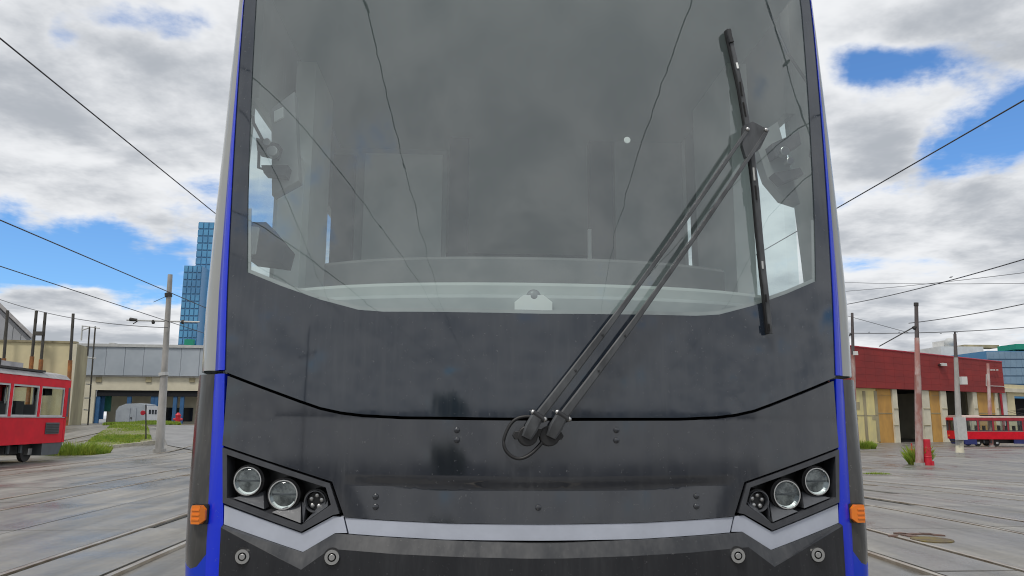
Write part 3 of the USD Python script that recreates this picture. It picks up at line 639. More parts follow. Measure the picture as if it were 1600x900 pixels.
part(tram, 'partition_panel', bw(1080, 1120, 200, 520, Yp - .04, Yp - .005), 'cabgrey'); part(tram, 'partition_panel', bw(965, 1070, 200, 520, Yp - .03, Yp - .005), 'cabmid')
part(tram, 'grab_pole', bw(920, 924, 358, 470, Yp - .12, Yp - .09), 'white')
part(tram, 'cab_bulkhead', box(-1.04, 1.04, 6.8, 6.85, 1.0, 3.0), 'cabdark')
part(tram, 'window_blind', box(-1.015, -1.0, 2.90, 3.34, 1.80, 2.62), 'cabwhite')
# instrument desk: stepped fascia right behind the glass
def dash(zf, y_off, h, w, name, mat):
    n = 17; rows_f, pts = [], []
    for x in np.linspace(-w, w, n):
        y = float(F(x, 1.9)) + y_off + .06 * (abs(x) / w) ** 4
        rows_f.append([(x, y, zf - h), (x, y, zf - .012), (x, y + .012, zf), (x, y + .22, zf), (x, y + .22, zf - h)])
    part(tram, name, loft(rows_f), mat, smooth=35)
za = depth(826, 447, 2.45)[2]; zb2 = depth(826, 413, 2.85)[2]
dash(za, .12, .32, .86, 'dash_ledge', 'dashgrey')
dash(depth(826, 464, 2.38)[2], .07, .3, .88, 'dash_fascia', 'ceil')
dash(zb2, .45, .6, .80, 'dash_top', 'dashdark')
cab = part(tram, 'dash_camera', (lambda pts: (lambda m: (np.array(m.vertices), np.array(m.faces)))(trimesh.convex.convex_hull(np.array(pts))))(
    [depth(px, py, y) for y in (2.31, 2.38) for px, py in ((804, 492), (863, 492), (804, 472), (863, 472), (818, 461), (849, 461))]), 'white', smooth=20)
cc = depth(833.5, 462, 2.335); sp = trimesh.creation.icosphere(2, .024); sp.apply_translation(cc + [0, -.004, -.004]); part(cab, 'camera_dome', sp, 'dome', smooth=True)
# speaker-like box and mirror screens hung inside the pillars
b0 = depth(385, 410, 2.72); 
def polybox(pts, y0, y1):
    P = [depth(a, b, y0) for a, b in pts]; m = trimesh.convex.convex_hull(np.array(P + [p + [0.0, y1 - y0, 0] for p in P])); return np.array(m.vertices), np.array(m.faces)
sb = part(tram, 'speaker_box', polybox(((384, 347), (416, 347), (447, 384), (440, 411), (402, 405), (386, 404)), 2.66, 2.8), 'cabdark', smooth=20)
part(sb, 'speaker_plate', polybox(((384, 352), (404, 355), (398, 396), (384, 400)), 2.645, 2.66), 'cabgrey')
for s, o in ((-1, 0), (1, 0)):
    if s < 0:
        scr = part(tram, 'mirror_screen', polybox(((424, 170), (460, 143), (467, 282), (425, 305)), 2.74, 2.80), 'cabmid', smooth=20)
        part(scr, 'screen_label', polybox(((428, 174), (442, 167), (442, 183), (428, 190)), 2.73, 2.74), 'white')
        part(scr, 'screen_bracket', join(polybox(((400, 215), (436, 225), (430, 242), (402, 236)), 2.68, 2.74), polybox(((408, 258), (450, 258), (446, 274), (412, 270)), 2.68, 2.74), tube([depth(405, 230, 2.7), depth(404, 262, 2.7), depth(418, 266, 2.7)], .006)), 'cabdark')
        part(scr, 'screen_joint', join(disc(depth(428, 240, 2.69), (0, -1, 0), .02, .03), disc(depth(420, 226, 2.69), (0, -1, 0), .014, .03)), 'dullsteel', smooth=30)
        part(scr, 'cable_hook', tube([depth(376, 170, 2.62), depth(396, 184, 2.64), depth(396, 192, 2.64), depth(412, 222, 2.67)], .006), 'rubber')
    else:
        scr = part(tram, 'mirror_screen', polybox(((1178, 215), (1215, 190), (1250, 318), (1225, 310), (1200, 280)), 2.74, 2.80), 'cabmid', smooth=20)
        part(scr, 'screen_bracket', join(polybox(((1205, 225), (1248, 205), (1252, 225), (1212, 245)), 2.68, 2.74), polybox(((1210, 270), (1250, 262), (1256, 272), (1225, 285)), 2.68, 2.74)), 'cabdark')
        part(scr, 'screen_joint', join(disc(depth(1222, 240, 2.69), (0, -1, 0), .018, .03), disc(depth(1230, 255, 2.69), (0, -1, 0), .014, .03)), 'dullsteel', smooth=30)
        part(scr, 'cable', tube([depth(1195, 0, 2.70), depth(1215, 50, 2.66), depth(1232, 85, 2.64), depth(1262, 130, 2.66), depth(1272, 200, 2.66), depth(1266, 245, 2.66)], .006), 'rubber')
# interior sticker and sensor seen through the glass
p = front(981, 217); part(tram, 'round_sticker', disc(p + [0, .012, 0], NRM, .011, .002), 'white')

# wiper
def off_(px, py, o):
    p = front(px, py); return depth(px, py, float(F(p[0], p[2])) - o)
wp = part(tram, 'wiper', join(*[disc(front(px, py, Flow) + [0, .0, 0], NRM, .030, .022, 24) for px, py in ((824, 681), (858, 681))]), 'rubber', smooth=30)
def bar(pts, w, h, taper=1.0):
    """flat bar along points: width w across in the picture plane, height h towards the viewer"""
    P = np.array(pts); t = np.gradient(P, axis=0); t /= np.linalg.norm(t, axis=1, keepdims=True); sd = np.cross(t, [0, 1.0, 0]); sd /= np.linalg.norm(sd, axis=1, keepdims=True)
    up_ = np.cross(sd, t); rows = []
    W = np.broadcast_to(np.asarray(w, float), (len(P),))
    for i in range(len(P)):
        a, b = sd[i] * W[i] / 2, np.array([0, -1.0, 0]) * h
        rows.append([P[i] - a, P[i] - a + b * .75, P[i] - a * .7 + b, P[i] + a * .7 + b, P[i] + a + b * .75, P[i] + a])
    v, f = loft(np.array(rows), closed=True); n = len(P)
    f = np.vstack([f, [[0, 2, 1], [0, 3, 2], [0, 4, 3], [0, 5, 4]], np.array([[0, 1, 2], [0, 2, 3], [0, 3, 4], [0, 4, 5]]) + 6 * (n - 1)])
    m = trimesh.Trimesh(v, f, process=False); m.fix_normals(); return np.array(m.vertices), np.array(m.faces)
for k, ((a, b), (c, d)) in enumerate((((842, 650), (1168, 203)), ((880, 650), (1196, 207)))):
    kn = [off_(*q, o) for q, o in ((((822, 684) if k == 0 else (860, 683)), .022), (((830, 668) if k == 0 else (868, 667)), .034), ((a - 1, b - 3), .034))]
    part(wp, 'hinge_cap', bar(kn, [.030, .040, .036], .018), 'arm', smooth=30)
    u = np.array([d - b, -(c - a)], float); u /= np.linalg.norm(u)
    hp = [off_(a - u[0] * -13 * 1, b - u[1] * -13, .040), off_(a + u[0] * -11, b + u[1] * -11, .040)]
    part(wp, 'hinge_pin', tube([off_(a - 9, b - 6, .046), off_(a + 9, b + 6, .046)], .0085, 12), 'darkarm', smooth=40)
    for q in ((a - 9, b - 6), (a + 9, b + 5)): sp = trimesh.creation.icosphere(1, .0085); sp.apply_translation(off_(*q, .046)); part(wp, 'pin_end', sp, 'dullsteel', smooth=True)
    ts = np.linspace(0, 1, 14)
    part(wp, 'arm', bar([off_(a + (c - a) * t, b + (d - b) * t + 9 * math.sin(t * math.pi), .036 + .006 * t) for t in ts], np.interp(ts, [0, .3, .45, 1], [.028, .021, .014, .012]), .010), 'arm', smooth=30)
    for t in (.17, .30): part(wp, 'arm_clip', disc(off_(a + (c - a) * t + 2, b + (d - b) * t + 9 * math.sin(t * math.pi),   .047 + .006 * t), NRM, .0035, .003, 10), 'darkarm', smooth=30)
hd = [off_(*q, .050) for q in ((1162, 196), (1176, 190), (1202, 203), (1188, 232), (1166, 246), (1160, 226))]
m = trimesh.convex.convex_hull(np.array(hd + [q + [0, .022, 0] for q in hd])); part(wp, 'head_plate', (np.array(m.vertices), np.array(m.faces)), 'arm', smooth=20)
for q in ((1168, 202), (1197, 203)): sp = trimesh.creation.icosphere(1, .0075); sp.apply_translation(off_(*q, .053)); part(wp, 'pin_end', sp, 'dullsteel', smooth=True)
spine = [(1138, 50), (1147, 90), (1158, 140), (1166, 188), (1174, 240), (1181, 300), (1187, 370), (1193, 430), (1199, 480), (1203, 522)]
sp_o = np.interp(np.linspace(0, 1, 10), [0, .42, 1], [.016, .027, .016])
part(wp, 'blade', bar([off_(a, b, o) for (a, b), o in zip(spine, sp_o)], np.interp(np.linspace(0, 1, 10), [0, .2, .5, 1], [.013, .015, .019, .013]), .010), 'arm', smooth=30)
part(wp, 'blade_rubber', bar([off_(a - 4, b, .003) for a, b in spine], .015, .015), 'rubber', smooth=30)
for q0, q1 in (((1156, 128), (1159, 150)), ((1161, 160), (1165, 182)), ((1177, 262), (1179, 282)), ((1180, 290), (1182, 312)), ((1191, 408), (1192, 420)), ((1196, 460), (1197, 472)), ((1201, 506), (1202, 518))):
    part(wp, 'blade_slot', bar([off_(*q0, .0385 - .011 * abs(q0[1] - 250) / 250), off_((q0[0] + q1[0]) / 2, (q0[1] + q1[1]) / 2, .0385 - .011 * abs(q0[1] - 250) / 250), off_(*q1, .0385 - .011 * abs(q0[1] - 250) / 250)], .006, .002), 'boxgrey' if q0[1] in (262, 408) else 'gap')
part(wp, 'blade_tag', bar([off_(1151, 98, .034), off_(1152, 102, .034), off_(1153, 107, .034)], .007, .002), 'white')
part(wp, 'blade_end', bar([off_(1137, 48, .017), off_(1139, 58, .018), off_(1142, 68, .020)], .017, .014), 'darkarm')
hose = [(848, 656), (828, 651), (806, 655), (793, 671), (787, 690), (792, 706), (806, 716), (822, 714), (838, 702), (850, 688), (858, 680)]
hp_ = np.array([off_(*q, .022) for q in hose]); tt = np.linspace(0, len(hose) - 1, 40)
from scipy.interpolate import CubicSpline
part(wp, 'washer_hose', tube(CubicSpline(range(len(hose)), hp_)(tt), .0048, 8), 'rubber', smooth=True)
for px, py in ((807, 680), (873, 681), (842, 676)): part(wp, 'spindle_nut', disc(front(px, py, Flow), NRM, .0125, .022, 6), 'rubber', smooth=30)

# ================================================================== OVERHEAD WIRES
def wire(label, pts, r=.011, sag=0.0, group='contact wires above the tracks', extra=(), n=40):
    P = np.array(pts, float); t = np.linspace(0, 1, n); seg = np.interp
    d = np.concatenate([[0], np.cumsum(np.linalg.norm(np.diff(P, axis=0), axis=1))]); d /= d[-1]
    Q = np.stack([seg(t, d, P[:, k]) for k in range(3)], 1)
    if len(P) == 2: Q[:, 2] -= sag * 4 * t * (1 - t)
    w = thing('overhead_wire', label, 'wire', Q[0], group=group)
    part(w, 'wire', tube(Q, r, 6), 'wire', smooth=True)
    for e in extra: part(w, 'wire_clamp', tube([np.asarray(e) - [0, .12, 0], np.asarray(e), np.asarray(e) + [0, .12, 0]], [.012, .03, .012], 6), 'wire')
    return w
ZW = 5.6
w1 = .5 * (on_z(0, 68, ZW)[0] + on_z(328, 322, ZW)[0]); w2 = on_z(120, 395, ZW)[0]; w3 = on_z(110, 452, ZW)[0]; w4 = .5 * (on_z(1310, 325, ZW)[0] + on_z(1600, 155, ZW)[0])
wire('thick dark wire crossing the upper left sky down to the tram', [(w1, -60, ZW), (w1, 80, ZW)], .0095, group=None, extra=[(w1, -6.5, ZW), (w1, 19, ZW)])
wire('dark wire crossing the right sky from the right edge down to the tram', [(w4, -60, ZW), (w4, 80, ZW)], .0105, group=None, extra=[(w4, -9.5, ZW), (w4, 24, ZW)])
wire('wire ending high behind the left grey mast, above the lower wire', [(w2, -60, ZW), (w2, 80, ZW)], .014, group=None)
wire('lowest wire passing the crossarm of the left grey mast', [(w3, -60, ZW), (w3, 80, ZW)], .014, group=None)
a, b = depth(1320, 476, 45), depth(1640, 393, 24); wire('dark sagging wire with a clamp left of the right edge', [a, b], .022, sag=.15, group=None, extra=[depth(1486, 433, 32.8)])
a, b = depth(1310, 441, 60), depth(1640, 442, 42); wire('thin level wire right of the tram above the masts', [a, b], .018, sag=.1, group=None)
a, b = depth(1310, 456, 60), depth(1640, 421, 40); wire('thin wire rising gently to the right edge above the masts', [a, b], .018, sag=.1, group=None)
a, b = depth(1420, 505, 38), depth(1640, 466, 30); wire('wire running from the tall red mast to the right edge', [a, b], .02, sag=.1, group=None)
a, b = depth(1300, 520, 55), depth(1640, 508, 55); wire('straight cross wire just above the red roof edge', [a, b], .03, sag=.25, group=None, extra=[depth(1358, 519, 55), depth(1405, 519, 55), depth(1470, 521, 55), depth(1495, 520, 55)])
a, b = depth(1374, 541, 50), depth(1428, 511, 38); wire('short slanting stay wire left of the tall red mast', [a, b], .035, group=None)
a, b = depth(1300, 487, 52), depth(1420, 520, 50); wire('thin stay wire sloping from the leftmost mast to the tall red mast', [a, b], .018, group=None)
a, b = depth(0, 468, 40), depth(262, 512, 31); wire('thin stay wire above the cream wall reaching the left mast', [a, b], .016, sag=.3, group=None)

wire('wire over the tram mirrored left of the middle of the windscreen', [(-2.3, 60, ZW), (-2.42, 2, ZW), (-2.54, 0, ZW), (-2.89, -1.56, ZW), (-3.35, -4.1, ZW), (-4.06, -8.76, ZW), (-5.0, -16, ZW), (-5.8, -27, ZW), (-6.5, -51, ZW)], .012, group=None, extra=[(-2.56, -.1, ZW), (-3.33, -4.0, ZW)], n=160)
wire('wire over the tram mirrored right of the middle of the windscreen', [(2.5, 60, ZW), (2.65, 2, ZW), (2.76, .2, ZW), (2.93, -.85, ZW), (3.19, -3.26, ZW), (3.86, -7.68, ZW), (6.5, -20, ZW), (12, -48, ZW)], .012, group=None, n=160)
wire('span wire mirrored along the left edge of the windscreen', [(-5.2, 5.5, ZW + .3), (-6.43, .44, ZW), (-7.45, -1.82, ZW), (-11.45, -9.1, ZW), (-14.9, -17.2, ZW), (-19.3, -30.2, ZW), (-22, -40, ZW)], .012, group=None, n=120)
wire('span wire mirrored low on the right of the black front', [(8.6, .5, ZW), (9.46, -2.8, ZW), (14.1, -10.35, ZW), (19.45, -23.3, ZW), (24, -36, ZW)], .012, group=None, n=120)
wire('short feeder wire mirrored at the upper right of the windscreen', [(3.3, 1.4, ZW), (5.2, 1.0, ZW), (8.0, .5, ZW)], .02, group=None, extra=[(5.2, 1.0, ZW)])

# ================================================================== MASTS
def mast(base, top, wb, wt, mats, label, split=None, extra=None):
    p = ground(*base); q = depth(*top, p[1]); k = p[1] / FPX
    m = thing('overhead_line_mast', label, 'mast', p)
    n = 9; ts = np.linspace(-.01, 1, n)
    ks = [0] + (split or []) + [1]
    for i in range(len(ks) - 1):
        t = np.linspace(ks[i] - (.012 if i == 0 else 0), ks[i + 1], 5); r = np.interp(t, [0, 1], [wb * k / 2, wt * k / 2]) * (1 + .12 * (len(ks) - 2 - i))
        part(m, 'shaft', tube([p + (q - p) * u for u in t], r, 12), mats[i], smooth=40)
    part(m, 'foot', tube([p - [0, 0, .05], p + [0, 0, .12]], wb * k * .8, 10), 'concretepole', smooth=30)
    return m, p, q, k
m, p, q, k = mast((249, 706), (266, 429), 11.5, 7, ['concretepole', 'boxgrey' if False else 'concretepole'], 'tall pale grey mast with crossarm standing left of the blue tram', [.43])
at = lambda px, py, dy=0: depth(px, py, p[1] + dy)
part(m, 'crossarm', tube([at(198, 500), at(262, 502), at(312, 503)], .035, 8), 'boxgrey', smooth=True)
part(m, 'insulator', join(tube([at(203, 499), at(214, 500)], [.08, .06], 8), tube([at(238, 503), at(241, 503)], .09, 8), tube([at(284, 503), at(287, 503)], .09, 8)), 'iron')
part(m, 'band', tube([at(263, 458), at(263.3, 464)], .15, 10), 'iron'); part(m, 'collar', tube([at(255.5, 582), at(255.8, 587)], .20, 10), 'boxgrey')
part(m, 'strut', tube([at(208, 506), at(216, 501)], .02, 6), 'iron'); part(m, 'stay_rod', tube([at(262, 462), at(240, 472)], .012, 6), 'iron')

m, p, q, k = mast((1437, 727), (1431.5, 474), 10, 5.5, ['rustpole', 'redpole', 'darkpole'], 'tallest faded red mast, beside the grass tuft and red drum', [.55, .78])
part(m, 'bracket', tube([at(1431, 511), at(1427, 513)], .09, 8), 'iron'); part(m, 'top_cap', tube([at(1431.5, 478), at(1431.5, 473)], .11, 10), 'iron')
m, p, q, k = mast((1500, 710), (1492, 522), 9.5, 4.5, ['concretepole', 'concretepole', 'darkpole'], 'mast with grey cabinets, in front of the red and blue tram', [.12, .80])
part(m, 'cabinet', (lambda a, b: box(a[0], b[0], p[1] - .45, p[1] - .1, b[2], a[2]))(at(1491, 687), at(1502, 652)), 'boxgrey')
part(m, 'cabinet', (lambda a, b: box(a[0], b[0], p[1] - .4, p[1] - .1, b[2], a[2]))(at(1498, 601), at(1505, 589)), 'offwhite')
part(m, 'concrete_sleeve', tube([p - [0, 0, .05], depth(1499, 682, p[1])], [.27, .22], 12), 'palecream', smooth=30); part(m, 'cap', tube([at(1492, 523), at(1492, 518)], .06, 8), 'iron')
m, p, q, k = mast((1549, 698), (1543.5, 568), 6, 4, ['redpole', 'redpole'], 'slim reddish mast right in front of the red and blue tram', [.5])
m, p, q, k = mast((1336, 712), (1331.5, 489), 7.5, 4, ['rustpole', 'darkpole'], 'weathered mast half hidden behind the right edge of the blue tram', [.7])
part(m, 'crossarm', tube([at(1320, 528), at(1332, 521)], .06, 8), 'iron'); part(m, 'lamp_box', (lambda a: box(a[0] - .12, a[0] + .1, p[1] - .35, p[1] - .15, a[2] - .1, a[2] + .15))(at(1334, 553)), 'offwhite')

# ================================================================== BUILDING FRAMES
class Fr:
    """upright facade: origin on the ground, u along the facade, v away from the viewer, z up"""
    def __init__(s, o, u):
        s.o = np.array(o, float); u = np.array([u[0], u[1], 0.0]); s.u = u / np.linalg.norm(u); s.v = np.array([-s.u[1], s.u[0], 0.0])
        if np.dot(s.v, s.o - C) < 0: s.v = -s.v
    def uz(s, px, py, v=0.0):
        p = on_plane(px, py, s.o + s.v * v, s.v) - s.o; return float(p @ s.u), float(p[2])
    def box(s, u0, u1, v0, v1, z0, z1): return hexa(s.o + s.u * u0 + s.v * v0 + [0, 0, z0], s.u * (u1 - u0), s.v * (v1 - v0), (0, 0, z1 - z0))
    def px(s, x0, y0, x1, y1, v0, v1):
        a = s.uz(x0, y0, v0); b = s.uz(x1, y1, v0); return s.box(a[0], b[0], v0, v1, min(a[1], b[1]), max(a[1], b[1]))
    def pt(s, u, v, z): return s.o + s.u * u + s.v * v + np.array([0, 0, z])

# ------------------------------------------------------------------ red depot on the right
pL = ground(1340, 692.5)
Yl = pL[1]; pR = depth(1565, 690, Yl * 1.14)
D = Fr((pL[0], pL[1], pL[2]), pR - pL)
dep = thing('tram_depot', 'long red clad depot with cream piers, ochre boards and dark gateways', 'depot', D.o)
ul, ur = D.uz(1180, 600)[0], D.uz(1565, 600)[0]
zf0 = .5 * (D.uz(1340, 607)[1] + D.uz(1560, 613)[1]); zf1a, zf1b = D.uz(1338, 543)[1], D.uz(1563, 566.5)[1]
slope = (zf1b - zf1a) / (D.uz(1563, 566)[0] - D.uz(1338, 543)[0])
ztop = lambda u: zf1a + slope * (u - D.uz(1338, 543)[0])
NP = 26; us = np.linspace(ul, ur, NP + 1)
for i in range(NP):
    rows_ = 6
    for j in range(rows_):
        a0, a1 = us[i] + .008, us[i + 1] - .008; f0 = [zf0 + (ztop(a) - zf0) * j / rows_ for a in (a0, a1)]; f1 = [zf0 + (ztop(a) - zf0) * (j + 1) / rows_ - .012 for a in (a0, a1)]
        pr = -.30 - RNG.uniform(0, .006)
        P = [D.pt(a0, pr, f0[0]), D.pt(a1, pr, f0[1]), D.pt(a1, pr, f1[1]), D.pt(a0, pr, f1[0])]
        v = np.array(P + [p_ + D.v * .1 for p_ in P]); f = np.array([[0, 1, 2], [0, 2, 3], [0, 5, 1], [0, 4, 5], [1, 5, 6], [1, 6, 2], [2, 6, 7], [2, 7, 3], [3, 7, 4], [3, 4, 0]])
        part(dep, 'cladding_panel', fixn((v, f), D.pt((a0 + a1) / 2, 1, f0[0])), 'fascia')
part(dep, 'fascia_backing', hexa(D.pt(ul, -.2, zf0 + .02), D.u * (ur - ul), D.v * .35, (0, 0, ztop(ur) - zf0 - .1)), 'darkred')
part(dep, 'roof_edge', tube([D.pt(ul, -.28, ztop(ul) + .05), D.pt(ur, -.28, ztop(ur) + .05)], .10, 6), 'darkred')
part(dep, 'roof', hexa(D.pt(ul, -.1, ztop(ul) - .25), D.u * (ur - ul) + np.array([0, 0, slope * (ur - ul)]), D.v * 30, (0, 0, .15)), 'tramroof')
part(dep, 'side_wall', D.box(ur - .3, ur - .02, .2, 30, -.2, ztop(ur) - .3), 'palecream'); part(dep, 'rear_wall', D.box(ul, ur - .3, 28, 28.3, -.2, zf0 + 1), 'dark'); part(dep, 'hall_floor', D.box(ul, ur - .3, .3, 28, -.25, -.03), 'dark')
part(dep, 'hall_ceiling', D.box(ul, ur - .35, .3, 28, zf0 + .3, zf0 + .4), 'dark')
def dpart(name, x0, x1, mat, v0=0.0, v1=.35, lab=None, top=None):
    a, b = D.uz(x0, 650, v0)[0], D.uz(x1, 650, v0)[0]; return part(dep, name, D.box(a, b, v0, v1, -.15, (zf0 - .01) if top is None else top), mat, label=lab)
dpart('gate_leaf', 1180, 1332, 'doorcream', .05, .2); lf = dpart('gate_leaf', 1334, 1371, 'doorcream', .05, .2, 'cream gate leaf left of the ochre board')
part(lf, 'gate_frame', join(*[D.px(x, 611, x + 1.2, 690, .02, .05) for x in (1334, 1352, 1370)], D.px(1334, 648, 1371, 650, .02, .05)), 'creamdark'); part(lf, 'gate_stain', join(D.px(1363, 650, 1369, 656, .015, .05), D.px(1337, 652, 1341, 656, .015, .05), D.px(1338, 628, 1344, 640, .015, .05)), 'creamdark')
for x0, x1 in ((1372.5, 1396), (1455, 1471.5), (1530, 1557)):
    bd = dpart('ochre_board', x0, x1, 'ochre', .08, .2)
    part(bd, 'board_rail', join(D.px(x0, 645, x1, 646.5, .05, .08), D.px(x0, 617, x1, 618, .05, .08)), 'creamdark')
for x0, x1 in ((1397, 1404.5), (1443.5, 1454.5), (1472.5, 1481.5), (1523, 1529.5), (1558, 1562)):
    pr_ = dpart('gate_pier', x0, x1, 'palecream', -.12, .6)
    part(pr_, 'pier_band', join(*[D.px(x0 + .2, y_, x1 - .2, y_ + 1.3, -.17, -.12) for y_ in (638, 664)]), 'creamdark')
dpart('inner_gate_leaf', 1513, 1523, 'creamdark', .9, 1.05)
part(dep, 'downpipe', tube([D.pt(D.uz(1563, 650)[0], -.3, zf0 - .1), D.pt(D.uz(1563, 650)[0], -.3, -.1)], .14, 8), 'darkred')
fl = part(dep, 'floodlight', D.px(1473, 567, 1480, 572, -.8, -.45), 'offwhite'); part(fl, 'lamp_arm', D.px(1469, 569, 1474, 571, -.6, -.32), 'iron')
for x_ in (1549, 1553, 1558): part(dep, 'wall_lamp', D.px(x_, 577, x_ + 2, 579, -.6, -.45), 'offwhite')
part(dep, 'conduit', tube([D.pt(*(lambda q: (q[0], -.4, q[1]))(D.uz(a_, b_))) for a_, b_ in ((1536, 585), (1536, 603), (1566, 604))], .05, 6), 'boxgrey')
# neighbour building with cornice
nb = thing('gate_building', 'pale plastered building with cornice and dark gateway at the right edge', 'building', D.pt(ur, 0, 0))
z6 = D.uz(1580, 607)[1]; u2 = D.uz(1690, 650)[0]
part(nb, 'cornice', D.box(ur + .03, u2, -.35, .3, D.uz(1580, 613)[1], z6), 'palecream'); part(nb, 'upper_wall', D.box(ur + .03, u2, -.05, 8, z6, z6 + .5), 'cream')
part(nb, 'pier', D.box(ur + .03, D.uz(1577, 650)[0], .1, 1.2, -.2, D.uz(1580, 613)[1]), 'gablegrey' if False else 'offwhite'); part(nb, 'wall', D.box(D.uz(1577.2, 650)[0], D.uz(1588, 650)[0], 0, .8, -.2, D.uz(1580, 613)[1]), 'cream'); part(nb, 'lintel', D.box(D.uz(1588.2, 650)[0], u2, 0, .5, D.uz(1590, 619)[1], D.uz(1580, 613)[1]), 'cream')
part(nb, 'gateway', D.box(D.uz(1588.2, 650)[0], u2, 5.0, 5.2, -.2, D.uz(1590, 619)[1]), 'dark')
# far blocks behind
def block(name, px, Y, dpt, mat, label, cat='building'):
    a, b = depth(px[0], px[1], Y), depth(px[2], px[3], Y); t = thing(name, label, cat, (a[0], Y, 0)); z0 = min(-1, b[2]); 
    part(t, 'wall', box(a[0], b[0], Y, Y + dpt, -1.0, a[2]), mat); return t, a, b
t, a, b = block('white_block', (1470, 541, 1546, 640), 150, 14, 'offwhite', 'low white block with rooftop boxes behind the depot')
part(t, 'roof_hut', box(depth(1484, 533, 150)[0], depth(1494, 533, 150)[0], 152, 156, a[2] - .1, depth(1484, 532, 152)[2]), 'offwhite')
part(t, 'parapet', box(depth(1512, 538, 150)[0], depth(1566, 538, 150)[0], 151, 154, a[2] - .1, depth(1512, 538.5, 151)[2]), 'creamdark')
for x_ in (1500, 1509, 1518): part(t, 'window', box(depth(x_, 555, 150)[0], depth(x_ + 7, 555, 150)[0], 149.9, 150.05, depth(x_, 560, 150)[2], depth(x_, 554, 150)[2]), 'blueglass')
sp = trimesh.creation.icosphere(2, 1.1); sp.apply_translation(depth(1484, 536, 151)); part(t, 'satellite_dish', sp, 'boxgrey', smooth=True)
t, a, b = block('glass_office', (1543, 548, 1700, 640), 130, 20, 'towerband', 'blue glass office block at the right edge behind the depot')
xs_ = np.linspace(1543, 1650, 13)
for i in range(12):
    for j, (y0_, y1_) in enumerate(((549, 561), (562, 574), (575, 587), (588, 600))):
        p0, p1 = depth(xs_[i] + .5, y1_ - .4, 129.8), depth(xs_[i + 1] - .5, y0_ + .4, 129.8); part(t, 'window_pane', box(p0[0], p1[0], 129.75, 130.05, p0[2], p1[2]), 'officeglass')
p0, p1 = depth(1588, 549, 135), depth(1640, 538, 135); solo('rooftop_shelter', join(box(p0[0], p1[0], 135, 140, p0[2] + .4, p1[2]), box(p0[0] + .3, p0[0] + .6, 136, 136.3, a[2], p0[2] + .5), box(p1[0] - .6, p1[0] - .3, 136, 136.3, a[2], p0[2] + .5)), 'sitegreen', 'small green roof shelter on top of the blue glass office', 'shelter')

